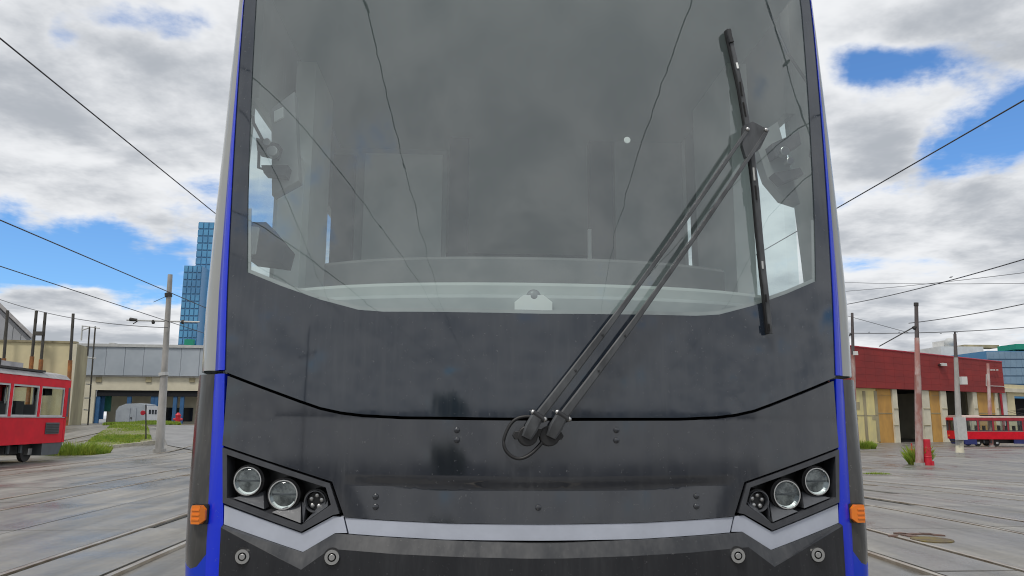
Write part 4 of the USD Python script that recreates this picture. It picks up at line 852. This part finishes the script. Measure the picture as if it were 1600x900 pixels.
# ------------------------------------------------------------------ old red trams
def old_tram(o, u, near_v, length, label, body, skirt, roof, group=None, scale=1.0, low=False, windows=8, pantograph=True):
    """o: ground point of the near side's rear end; u: direction along the tram; v points away from the viewer. Rear end at u = 0."""
    T = Fr(o, u); t = thing('old_tram', label, 'tram', T.o); W = 2.3; h0, h1, h2, h3 = .62 if not low else .72, 1.52, 2.50, 2.78
    sl = .16                                                            # the end leans in towards the bottom
    def side(v0, v1):
        part(t, 'lower_side_panel', T.box(.12, length - .12, v0, v1, h0, h1 - .03), body)
        part(t, 'window_band', T.box(.0, length, v0, v1, h2, h3), body if not low else 'darkred')
        n = windows; w = (length - .3) / n
        for i in range(n + 1):
            c = .15 + i * w; part(t, 'window_post', T.box(c - .075 if i else -.02, c + .075, v0 + .003, v1 - .003, h1 - .03, h2), body if not low else 'darkred')
        for i in range(n):
            c = .15 + i * w; x0, x1 = c + .078, c + w - .078
            p_ = part(t, 'window_pane', loft([[T.pt(x0, (v0 + v1) / 2, h1 - .03), T.pt(x1, (v0 + v1) / 2, h1 - .03)], [T.pt(x0, (v0 + v1) / 2, h2), T.pt(x1, (v0 + v1) / 2, h2)]]), 'tramglass')
            part(p_, 'window_frame', join(T.box(x0, x1, v0 + .012, v1 - .012, h1 - .03, h1 + .03), T.box(x0, x1, v0 + .012, v1 - .012, h2 - .06, h2), T.box(x0, x0 + .04, v0 + .012, v1 - .012, h1 + .03, h2 - .06), T.box(x1 - .04, x1, v0 + .012, v1 - .012, h1 + .03, h2 - .06)), 'cabdark' if low else 'boxgrey')
        part(t, 'rub_strip', T.box(.1, length - .1, v0 - .02 if v0 == 0 else v0 + .02, v1 - .02 if v0 == 0 else v1 + .02, h1 - .06, h1 - .031), roof)
    side(0, .08); side(W - .08, W)
    part(t, 'floor', T.box(.1, length - .1, .09, W - .09, h0, h0 + .25), 'cabdark')
    prof = [(-.02, h3), (W + .02, h3), (W - .15, h3 + .16), (W - .5, h3 + .24), (.5, h3 + .24), (.15, h3 + .16)]
    part(t, 'roof', prism(prof, lambda a_, b_: T.pt(-.05, a_, b_), T.u * (length + .1)), roof)
    for e, s in ((0, -1), (length, 1)):                                 # ends
        for (a0, a1, z0, z1, m_) in ((.05, W - .05, h0, h1 - .02, body), (.0, W, h2 + .02, h3, body)):
            part(t, 'end_panel', T.box(*sorted((e, e + s * .14)), a0, a1, z0, z1), m_)
        ep = part(t, 'end_window', loft([[T.pt(e + s * .07, .14, h1 - .02), T.pt(e + s * .07, W - .14, h1 - .02)], [T.pt(e + s * .07, .14, h2 + .02), T.pt(e + s * .07, W - .14, h2 + .02)]]), 'tramglass')
        part(ep, 'end_frame', join(T.box(*sorted((e + s * .0, e + s * .13)), .0, .14, h1 - .02, h2 + .02), T.box(*sorted((e, e + s * .13)), W - .14, W, h1 - .02, h2 + .02), T.box(*sorted((e, e + s * .13)), W / 2 - .04, W / 2 + .04, h1 - .02, h2 + .02)), 'cabdark')
        for v_ in (.35, W - .35): part(t, 'tail_lamp', disc(T.pt(e + s * .14, v_, h0 + .3), T.u * s, .09, .03, 14), 'amber')
        # skirt under the end, slanting inwards
        P = [(0, h0), (1.35, h0), (1.35, .22), (.25, .22)]
        part(t, 'end_skirt', prism(P if s == -1 else [(length - a_, b_) for a_, b_ in P], lambda a_, b_: T.pt(a_, .02, b_), T.v * (W - .04)), skirt)
        part(t, 'coupler', T.box(*sorted((e - s * .2, e + s * .45)), W / 2 - .08, W / 2 + .08, .42, .55), 'iron')
    part(t, 'underframe', T.box(1.36, length - 1.36, .55, W - .55, .34, h0 - .01), 'black')  # dark box added between the bogies to deepen the underside
    part(t, 'side_skirt', T.box(5.0, length - 5.0, .03, .12, .3, h0 - .004), skirt)
    for c in (2.55, length - 2.55):
        bg = part(t, 'bogie', T.box(c - 1.15, c + 1.15, .42, W - .42, .30, .56), 'iron')
        for a_ in (-.9, .9):
            for v_ in (.34, W - .48): part(bg, 'wheel', tube([T.pt(c + a_, v_, .36), T.pt(c + a_, v_ + .13, .36)], .33, 20), 'iron', smooth=30)
        for a_ in (-.9, .9): part(bg, 'axle_box', T.box(c + a_ - .12, c + a_ + .12, .22, .34, .26, .46), 'dullsteel')
        for a_ in (-.35, .35): part(bg, 'spring', tube([T.pt(c + a_, .26, .34), T.pt(c + a_, .26, .6)], .07, 8), 'skirtgrey')
    gp = part(t, 'vent_grille', T.box(.42, 1.30, -.022, .0, h0 + .30, h0 + .68), 'skirtgrey')
    for i in range(6): part(gp, 'grille_slat', T.box(.46, 1.26, -.034, -.022, h0 + .33 + i * .055, h0 + .355 + i * .055), 'iron')
    for i in range(int(length / 1.5) - 1):
        for v_ in (.35, W - .8):
            s_ = part(t, 'seat', join(T.box(1.2 + i * 1.5, 1.65 + i * 1.5, v_, v_ + .42, h0 + .25, h0 + .72), T.box(1.2 + i * 1.5, 1.28 + i * 1.5, v_, v_ + .42, h0 + .70, h0 + 1.28)), 'seat')
    for i in range(int(length / 1.6)): part(t, 'grab_pole', tube([T.pt(.9 + i * 1.6, W / 2 - .45, h0 + .25), T.pt(.9 + i * 1.6, W / 2 - .45, h3)], .022, 6), 'dullsteel')
    part(t, 'driver_screen', T.box(.45, .95, 1.2, 1.9, 1.5, 2.02), 'skirtgrey'); part(t, 'route_box', T.box(.50, .95, .3, .62, 2.22, 2.45), 'gap')
    if pantograph:
        rb = part(t, 'roof_box', T.box(1.9, 3.3, .6, W - .6, h3 + .242, h3 + .46), 'tramroof'); part(t, 'resistor_box', T.box(3.4, 5.6, .45, W - .45, h3 + .242, h3 + .50), 'iron')
        part(t, 'roof_walk', T.box(1.4, length - 2, .12, .3, h3 + .18, h3 + .25), 'iron')
        part(t, 'pantograph', join(*[tube([T.pt(6.2, v_, h3 + .25), T.pt(7.8, v_, h3 + .62), T.pt(6.3, v_, h3 + .86)], .03, 6) for v_ in (.7, 1.6)], tube([T.pt(6.3, .4, h3 + .88), T.pt(6.3, 1.9, h3 + .88)], .04, 6)), 'iron')
    return t, T
pe = ground(96, 719); pf = ground(0, 729)
old_tram(pe, pf - pe, 0, 13.5, 'old bright red tram with dark grey skirt at the left edge', 'red', 'skirtgrey', 'tramroof', windows=8)
pe2 = ground(1722, 699); pf2 = ground(1490, 698)
d2 = pf2 - pe2; d2[1] = d2[1] * .0 + abs(d2[0]) * .04
old_tram(pe2, d2, 0, 13.5, 'old red tram with dark blue skirt in front of the depot gates', 'red', 'skirtblue', 'creamroof', windows=9, low=True)

# ------------------------------------------------------------------ left: cream wall building, gable, long shed
pc = ground(124, 667)
Yc = 46.0; pc = depth(124, 667, Yc); zc0 = g(pc[0], Yc)
CW = Fr((depth(110, 600, Yc)[0], Yc, zc0), np.array([-math.cos(.12), -math.sin(.12), 0]))
cw = thing('cream_workshop', 'cream rendered workshop wall behind the left red tram', 'building', CW.o)
zt_ = CW.uz(60, 532)[1]
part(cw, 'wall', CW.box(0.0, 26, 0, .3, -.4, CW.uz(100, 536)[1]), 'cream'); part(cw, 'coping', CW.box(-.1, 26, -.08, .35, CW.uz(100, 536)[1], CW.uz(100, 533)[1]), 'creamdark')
E2 = CW.uz(133, 600)[0]
ew = depth(132.5, 600, Yc + 2.6) - CW.o; ew = np.array([ew[0], ew[1], 0]); part(cw, 'end_wall', hexa(CW.pt(-.01, 0.01, -.4), ew, CW.u * .3, (0, 0, CW.uz(100, 536)[1] + .4)), 'creamdark'); part(cw, 'corner_stone', CW.box(-.16, .22, -.06, .0, -.4, CW.uz(100, 536)[1] - .02), 'palecream')  # end wall turned from the light: shade put into its darker cream
part(cw, 'roof', CW.box(.6, 26, .35, 2.4, CW.uz(100, 536)[1] - .4, CW.uz(100, 536)[1] - .2), 'tramroof')
# gabled hall behind
gp0 = [depth(x_, y_, 52) for x_, y_ in ((-60, 425), (47, 529), (47, 560), (-60, 560))]
gh = thing('gabled_hall', 'grey gabled hall rising above the cream workshop at the left edge', 'building', (gp0[1][0], 52, 0))
Pg = [(p_[0], p_[2]) for p_ in gp0]; Pg = [(Pg[1][0], .8), Pg[1], Pg[0], (Pg[0][0] - 8, Pg[0][1] - 5), (Pg[0][0] - 8, .8)]
part(gh, 'gable_wall', prism(Pg, lambda a_, b_: np.array([a_, 52, b_]), (0, .3, 0)), 'gablegrey')
n_ = 9
for i in range(n_):
    t0, t1 = i / n_, (i + 1) / n_; q0, q1 = gp0[1] * (1 - t0) + gp0[0] * t0, gp0[1] * (1 - t1) + gp0[0] * t1; q0 = q0 + [0, -.06, 0]; q1 = q1 + [0, -.06, 0]
    part(gh, 'gable_panel', prism([(q0[0] - .02, 2.5), (q1[0] + .02, 2.5), (q1[0] + .02, q1[2] - .25), (q0[0] - .02, q0[2] - .25)], lambda a_, b_: np.array([a_, 51.9, b_]), (0, .1, 0)), 'gablegrey')
part(gh, 'roof', hexa(gp0[1] + np.array([0.3, -.4, .02]), gp0[0] - gp0[1], (gp0[1] - C) * np.array([1, 1, 0]) * .22, (.1, 0, .2)), 'tramroof')
# rusty posts in front of the wall
for i, ((xb, yb), (xt, yt)) in enumerate((((3, 600), (12, 485)), ((46, 600), (57, 486)), ((61, 600), (71, 488)), ((105, 640), (114.5, 490)))):
    Y_ = CW.pt(CW.uz(xb, 600)[0], 0, 0)[1] - .5; b_, t_ = depth(xb, yb, Y_), depth(xt, yt, Y_); dr = (b_ - t_) / (b_[2] - t_[2]); foot = t_ + dr * (float(g(b_[0], Y_)) - .05 - t_[2])
    lab = ['leftmost dark post rising behind the red tram, far left edge', 'second post from the left, carrying a small lamp box, behind red tram', 'third post with broad rusty band behind the red tram', 'rusty post at the corner of the cream wall'][i]
    s_ = thing('steel_post', lab, 'post', foot); mdl = t_ + (foot - t_) * (.42 if i != 1 else .4)
    part(s_, 'painted_top', tube([mdl, t_], .085, 8), 'postdark', smooth=True); part(s_, 'rusty_foot', tube([foot, mdl], .12, 8), 'rust', smooth=True)
    if i == 1: part(s_, 'lamp_box', join(box(t_[0] + .1, t_[0] + .55, Y_ - .12, Y_ + .12, depth(55, 524, Y_)[2], depth(55, 518, Y_)[2]), tube([depth(53, 522, Y_), depth(57, 519, Y_)], .03, 6)), 'postdark')
# ladder gantry
lg = thing('ladder_frame', 'tall thin steel ladder frame between cream wall and long shed', 'ladder', depth(135, 668, 47.5))
LP = lambda x_, y_, Y=47.5: depth(x_, y_, Y)
for a_, b_ in (((127, 532), (129, 509)), ((137, 556), (140, 510)), ((137, 668), (149, 510))): part(lg, 'upright', tube([LP(*a_), LP(*b_)], .045, 6), 'boxgrey' if a_[0] < 137 else 'postdark')
for a_, b_ in (((128, 509), (156, 513)), ((128, 516), (140, 512)), ((137, 559), (150, 560)), ((134, 600), (143, 601)), ((132, 622), (142, 622)), ((131, 640), (139, 641))): part(lg, 'rung', tube([LP(*a_), LP(*b_)], .04, 6), 'boxgrey')
# long shed
Ys = 62.0; SH = Fr((depth(133, 600, Ys)[0] - 6, Ys, 1.05), (1, .06, 0)); sh = thing('long_shed', 'long low shed with grey clad upper band and blue posted opening', 'building', SH.o)
e1 = SH.uz(700, 600)[0]
zz = lambda y_: .5 * (SH.uz(150, y_)[1] + SH.uz(290, y_)[1])
xs2 = np.linspace(0, e1, 25)
for i in range(24): part(sh, 'cladding_panel', SH.box(xs2[i] + .015, xs2[i + 1] - .015, -.25 - .01 * (i % 2), 0, zz(587), zz(543)), 'cladgrey')
part(sh, 'roof_edge', SH.box(0, e1, -.35, .3, zz(543) + .003, zz(538.5)), 'boxgrey'); part(sh, 'roof', SH.box(0, e1, .3, 16, zz(541), zz(540)), 'tramroof')
part(sh, 'upper_wall', SH.box(0, e1, 0, .3, zz(610), zz(587)), 'palecream'); part(sh, 'ledge', SH.box(0, e1, -.12, 0, zz(589), zz(587) - .004), 'offwhite')
part(sh, 'left_wall', SH.box(0, SH.uz(146, 640)[0], 0, .3, -.4, zz(610)), 'palecream')
part(sh, 'recess_wall', SH.box(SH.uz(146, 640)[0], e1, 2.6, 2.8, -.4, zz(610) + .2), 'palecream'); part(sh, 'beam', SH.box(SH.uz(148, 640)[0], e1, .1, .5, zz(619), zz(610) + .005), 'dark')  # near-black strip painted in for the shade inside the opening
for x_ in (150, 199, 236, 241, 271, 282): part(sh, 'post', SH.px(x_, 619.5, x_ + 2.2, 664, .15, .35), 'bluepaint')
for x_ in (154, 232, 300): part(sh, 'vent', SH.px(x_ - 4, 588.5, x_ + 4, 597, -.09, -.005), 'creamdark')
part(sh, 'blue_door', SH.px(151, 618, 160.5, 655, .5, .6), 'bluepaint'); part(sh, 'green_door', SH.px(159, 617, 172, 643, 1.2, 1.3), 'greenpaint'); part(sh, 'side_window', SH.px(258, 637, 300, 658, 2.45, 2.59), 'blueglass')
part(sh, 'roof_vent', SH.box(SH.uz(166, 540)[0], SH.uz(175, 540)[0], .5, 1.2, zz(538.5), zz(535.5)), 'boxgrey')
# things in front of the shed
Yt = 55.0
def pbox(x0, y0, x1, y1, Y, dpt): a_, b_ = depth(x0, y1, Y), depth(x1, y0, Y); return box(a_[0], b_[0], Y, Y + dpt, a_[2], b_[2])
tr = thing('parked_van', 'old white van seen from behind, its rear greyed as shade, its side with small windows, before the shed', 'van', depth(213, 668, Yt))
prof = [(180, 660), (181, 642), (186, 635), (196, 631), (215, 630), (226, 632), (228, 640), (228, 666), (190, 666)]
part(tr, 'body', prism([(depth(a_, b_, Yt)[0], depth(a_, b_, Yt)[2]) for a_, b_ in prof], lambda a_, b_: np.array([a_, Yt, b_]), (0, 2.0, 0)), 'trailer')
for x_ in (195, 205): part(tr, 'door_panel', pbox(x_, 637, x_ + 8.5, 663, Yt - .04, .045), 'trailer')
part(tr, 'door_handle', pbox(203, 652, 206, 654, Yt - .07, .03), 'iron')
for x_ in (194, 219): part(tr, 'wheel', tube([depth(x_, 664, Yt - .05), depth(x_, 664, Yt + .2)], .24, 16), 'rubber', smooth=30)
xr = depth(228, 650, Yt)[0]; zr = lambda y_: depth(228, y_, Yt)[2]
part(tr, 'side_panel', box(xr, xr + .03, Yt + .05, Yt + 1.95, zr(664), zr(634)), 'vanwhite')
for i in range(3): part(tr, 'side_window', box(xr + .03, xr + .045, Yt + .35 + i * .5, Yt + .70 + i * .5, zr(647), zr(640)), 'blueglass')
p_ = ground(228, 686); sg_ = thing('red_sign_post', 'thin post with round red sign in front of the trailer', 'sign', p_); t_ = depth(227.5, 643, p_[1])
part(sg_, 'post', tube([p_, depth(228, 632, p_[1])], .03, 8), 'iron'); part(sg_, 'sign_face', disc(depth(223.5, 645, p_[1] - .04), (0, -1, 0), .10, .02, 20), 'darkred')
Yh = 52.0; p_ = depth(277, 667, Yh); hy = thing('fire_hydrant', 'red hydrant standing on the grass left of the blue tram', 'hydrant', p_)
part(hy, 'barrel', tube([p_ - [0, 0, .1], p_ + [0, 0, .7], p_ + [0, 0, .78], p_ + [0, 0, .95]], [.17, .16, .2, .06], 12), 'redpaint', smooth=30); part(hy, 'outlet', join(tube([p_ + [-.3, 0, .5], p_ + [.3, 0, .5]], .08, 8), box(p_[0] - .22, p_[0] + .22, Yh - .22, Yh + .22, p_[2] - .1, p_[2] + .06)), 'redpaint')
# glass tower
tw = thing('glass_tower', 'tall blue glass office tower beyond the long shed', 'tower', depth(300, 640, 330))
def tower(x0, x1, y0, Y, dpt, rowsn, cols):
    a_, b_ = depth(x0, y0, Y), depth(x1, y0, Y); part(tw, 'shaft', box(a_[0], b_[0], Y, Y + dpt, 0, a_[2]), 'towerband')
    H = a_[2] - 4; w_ = (b_[0] - a_[0]) / cols; h_ = H / rowsn
    for i in range(cols):
        for j in range(rowsn): part(tw, 'window_pane', box(a_[0] + i * w_ + .25, a_[0] + (i + 1) * w_ - .25, Y - .3, Y + .1, 4 + j * h_ + .4, 4 + (j + 1) * h_ - .25), 'towerglass')
    n2 = max(2, int(dpt / 5)); d_ = dpt / n2
    for i in range(n2):
        for j in range(0, rowsn): part(tw, 'window_pane', box(a_[0] - .3, a_[0] + .1, Y + i * d_ + .3, Y + (i + 1) * d_ - .3, 4 + j * h_ + .4, 4 + (j + 1) * h_ - .25), 'towerglass') if x0 > 300 else None
tower(288, 316, 415, 330, 22, 20, 4); tower(311, 352, 347, 345, 26, 26, 5)
part(tw, 'green_screen', (lambda a_, b_: box(a_[0], b_[0], 326, 328, a_[2], b_[2]))(depth(287, 545, 326), depth(302, 530, 326)), 'sitegreen')

# ------------------------------------------------------------------ verge, grass, small yard things
def sheet_px(name, pts, mat, label, dz, kind='structure'):
    P = [ground(*q) for q in pts]; pl = sg.Polygon([(q[0], q[1]) for q in P]).buffer(0); pl = max(getattr(pl, 'geoms', [pl]), key=lambda q: q.area); xa, ya, xb, yb = pl.bounds
    st = max(.35, (xb - xa) / 60); gx, gy = np.meshgrid(np.arange(xa, xb, st), np.arange(ya, yb, st)); gp = np.c_[gx.ravel(), gy.ravel()]; gp = gp[contains_xy(pl.buffer(-.1), gp[:, 0], gp[:, 1])]
    v2 = np.vstack([np.array(pl.segmentize(.5).exterior.coords)[:-1], gp]); tri = Delaunay(v2).simplices; cen = v2[tri].mean(1); tri = tri[contains_xy(pl, cen[:, 0], cen[:, 1])]
    A_ = v2[tri]; ar = np.cross(A_[:, 1] - A_[:, 0], A_[:, 2] - A_[:, 0]); tri = np.where((ar > 0)[:, None], tri, tri[:, ::-1])
    solo(name, (np.c_[v2, g(v2[:, 0], v2[:, 1]) + dz], tri), mat, label, None, smooth=True, kind=kind); return pl
def blades(pl, n, h, seed, spread=.5, clump=None):
    r = np.random.default_rng(seed); xa, ya, xb, yb = pl.bounds; pts = []
    P = np.c_[r.uniform(xa, xb, 6 * n), r.uniform(ya, yb, 6 * n)]
    P = P[contains_xy(pl, P[:, 0], P[:, 1])]
    nz = meshkit.noise(np.c_[P * .6, np.zeros(len(P))], seed); P = P[r.uniform(0, 1, len(P)) < np.clip((nz - .25) * 2.2, .05, 1)][:n]; nz = meshkit.noise(np.c_[P * .4, np.ones(len(P))], seed + 1)
    hh = h * (0.5 + nz) * r.uniform(.6, 1.3, len(P)); a_ = r.uniform(0, 6.28, len(P)); w_ = r.uniform(.02, .05, len(P)); z = g(P[:, 0], P[:, 1]); d = np.c_[np.cos(a_), np.sin(a_)]; ln = r.normal(0, spread * .4, (len(P), 2)) * hh[:, None]
    v = np.stack([np.c_[P + d * w_[:, None], z], np.c_[P - d * w_[:, None], z], np.c_[P + ln, z + hh]], 1).reshape(-1, 3)
    return v, np.arange(len(v)).reshape(-1, 3)
v1 = sheet_px('grass_verge', ((104, 694), (110, 685), (180, 682), (226, 681), (246, 684), (258, 691), (236, 693), (170, 700), (100, 709)), 'soil', 'grassy verge', .06)
solo('grass', blades(v1, 16000, .11, 5), 'grass', 'short bright grass of the kerbed verge beside the red tram', 'grass', kind='stuff')
v2_ = sheet_px('back_verge', ((118, 672), (140, 664.5), (330, 664.5), (330, 672), (262, 674), (180, 676)), 'soil', 'verge before the shed', .03)
solo('grass', blades(v2_, 14000, .2, 8), 'grass', 'taller grass strip along the foot of the long shed', 'grass', kind='stuff')
sheet_px('path', ((160, 682), (200, 677), (330, 674), (330, 686), (262, 690), (246, 683), (200, 680.5)), 'path', 'asphalt path', .02)
# kerb stones
kb = [ground(*q) for q in ((100, 710), (135, 705), (170, 701), (205, 697), (236, 694), (258, 692))]; kp = np.array(kb)
kt = thing('kerb', 'pale kerb stones along the front of the grass verge', 'kerb', kp[0])
dd = np.concatenate([[0], np.cumsum(np.linalg.norm(np.diff(kp[:, :2], axis=0), axis=1))]); nn = int(dd[-1] / 1.0)
for i in range(nn):
    q0, q1 = [np.array([np.interp(t_, dd, kp[:, j]) for j in range(2)]) for t_ in (dd[-1] * i / nn + .02, dd[-1] * (i + 1) / nn - .02)]
    u_ = (q1 - q0) / np.linalg.norm(q1 - q0); n_v = np.array([-u_[1], u_[0]]) * .16; z_ = float(g(*q0)) - .05
    part(kt, 'kerb_stone', hexa((*q0, z_), (*(q1 - q0), float(g(*q1)) - float(g(*q0))), (*n_v, 0), (0, 0, .19 + RNG.uniform(-.015, .015))), 'kerb')
def tuft(px, py, rad, h, n, seed, label):
    p = ground(px, py); r = np.random.default_rng(seed); k = np.sqrt(r.uniform(0, 1, n)) * rad; a_ = r.uniform(0, 6.28, n); P = np.c_[p[0] + k * np.cos(a_), p[1] + k * np.sin(a_)]; hh = h * r.uniform(.4, 1.1, n) * (1 - .5 * k / rad); b_ = r.uniform(0, 6.28, n)
    w_ = r.uniform(.008, .018, n); d = np.c_[np.cos(b_), np.sin(b_)] * w_[:, None]; ln = np.c_[np.cos(a_), np.sin(a_)] * (hh * r.uniform(.1, .7, n))[:, None]; z = g(P[:, 0], P[:, 1])
    v = np.stack([np.c_[P + d, z], np.c_[P - d, z], np.c_[P + ln * .5 + d * .7, z + hh * .6], np.c_[P + ln, z + hh]], 1).reshape(-1, 3); i_ = np.arange(n)[:, None] * 4
    t = thing('grass_tuft', label, 'grass tuft', p); part(t, 'blades', (v, np.vstack([i_ + [0, 1, 2], i_ + [2, 1, 3]])), 'grass', kind='stuff'); return t
tuft(1436, 726, .45, 1.15, 900, 11, 'tall grass tuft at the foot of the tallest red mast')
tuft(1349, 701, .95, .85, 3000, 12, 'bushy green tuft before the cream gate leaf of the depot')
tuft(1369, 742, .5, .14, 500, 13, 'small flat weed patch on the concrete right of the tram'); tuft(122, 684, 1.2, .6, 2500, 14, 'weedy clump at the corner of the cream workshop')
p_ = ground(1450, 727); rd = thing('red_drum', 'upright red drum beside the tallest red mast', 'drum', p_); k = p_[1] / FPX
part(rd, 'drum_body', tube([p_ - [0, 0, .02], p_ + [0, 0, .38], p_ + [0, 0, .40], p_ + [0, 0, .42], p_ + [0, 0, .82], p_ + [0, 0, .84], p_ + [0, 0, .86], p_ + [0, 0, 1.22]], [6.3 * k, 6.3 * k, 6.8 * k, 6.3 * k, 6.3 * k, 6.8 * k, 6.3 * k, 6.3 * k], 20), 'redpaint', smooth=30); part(rd, 'drum_foot', tube([p_ + [.12, -.15, -.03], p_ + [.12, -.15, .2]], .09, 8), 'redpaint')
p_ = ground(1425.5, 711); hy = thing('standpipe', 'little red standpipe left of the tallest red mast', 'standpipe', p_)
part(hy, 'pipe', tube([p_ - [0, 0, .02], p_ + [0, 0, .35], p_ + [0, 0, .4], p_ + [0, 0, .75]], [.16, .16, .05, .04], 10), 'redpaint', smooth=30)
p_ = ground(1440, 845); mc = thing('drain_cover', 'rusty yellowish drain cover with broken bricks in the concrete', 'drain cover', (p_[0], p_[1], p_[2] + .03))
zc_ = float(g(p_[0], p_[1])) + .032
part(mc, 'cover_plate', tube([(p_[0] + .06, p_[1] - .12, zc_ - .02), (p_[0] + .06, p_[1] - .12, zc_ + .006)], .24, 24), 'iron_cover', smooth=30)
for i in range(8):
    x_, y_ = p_[0] - .50 + RNG.uniform(0, .9), p_[1] + .12 + RNG.uniform(0, .32); part(mc, 'brick', hexa((x_, y_, zc_ - .02), (.12, RNG.uniform(-.05, .05), 0), (RNG.uniform(-.04, .04), .08, 0), (0, 0, .022 + RNG.uniform(0, .008))), 'brick_patch')

# ================================================================== what the windscreen mirrors behind the viewer
def reflect(px, py, fn=F):
    p = front(px, py, fn); e = .004; n = np.array([(fn(p[0] + e, p[2]) - fn(p[0] - e, p[2])) / (2 * e), -1.0, (fn(p[0], p[2] + e) - fn(p[0], p[2] - e)) / (2 * e)]); n /= np.linalg.norm(n)
    d = ray(px, py); return p, d - 2 * (d @ n) * n
p0, dr = reflect(700, 640); tt_ = (-46 - p0[1]) / dr[1]; tb = p0 + dr * tt_
tree = thing('tree', 'broad leafy tree mirrored low in the windscreen', 'tree', (tb[0], -46, 0))
part(tree, 'trunk', tube([(tb[0], -46, -.1), (tb[0] + .1, -46, 1.6), (tb[0] - .1, -46, 2.6)], [.3, .22, .1], 10), 'bark', smooth=True)
r = np.random.default_rng(21); N = 5200; cl = np.array([(tb[0] + r.normal(0, 1.7), -46 + r.normal(0, 1.3), 2.5 + r.normal(0, .5)) for _ in range(26)]); P = cl[r.integers(0, 26, N)] + r.normal(0, .42, (N, 3)); A1, A2 = r.normal(0, 1, (N, 3)), r.normal(0, 1, (N, 3)); A1 *= .16 / np.linalg.norm(A1, axis=1, keepdims=True); A2 *= .16 / np.linalg.norm(A2, axis=1, keepdims=True)
part(tree, 'crown', (np.stack([P - A1, P + A1, P + A2], 1).reshape(-1, 3), np.arange(3 * N).reshape(-1, 3)), 'leaf')
wl = thing('boundary_wall', 'long low grey wall far behind the viewer, mirrored in the black front', 'wall', (0, -60, 0))
for i in range(20): part(wl, 'wall_panel', box(-80 + i * 8 + .05, -80 + i * 8 + 7.95, -60.2, -60, -.2, 2.6 + .12 * (i % 3)), 'gablegrey')
p0, dr = reflect(478, 600); tt_ = (-26 - p0[1]) / dr[1]; tb = p0 + dr * tt_
mm = thing('overhead_line_mast', 'mast with two crossarms mirrored at the left of the windscreen', 'mast', (tb[0], -26, 0))
part(mm, 'shaft', tube([(tb[0], -26, -.1), (tb[0], -26, 8.0)], [.16, .1], 10), 'darkpole', smooth=True); part(mm, 'crossarm', tube([(tb[0] - 2.2, -26, 5.9), (tb[0] + 2.2, -26, 6.0)], .06, 8), 'darkpole')
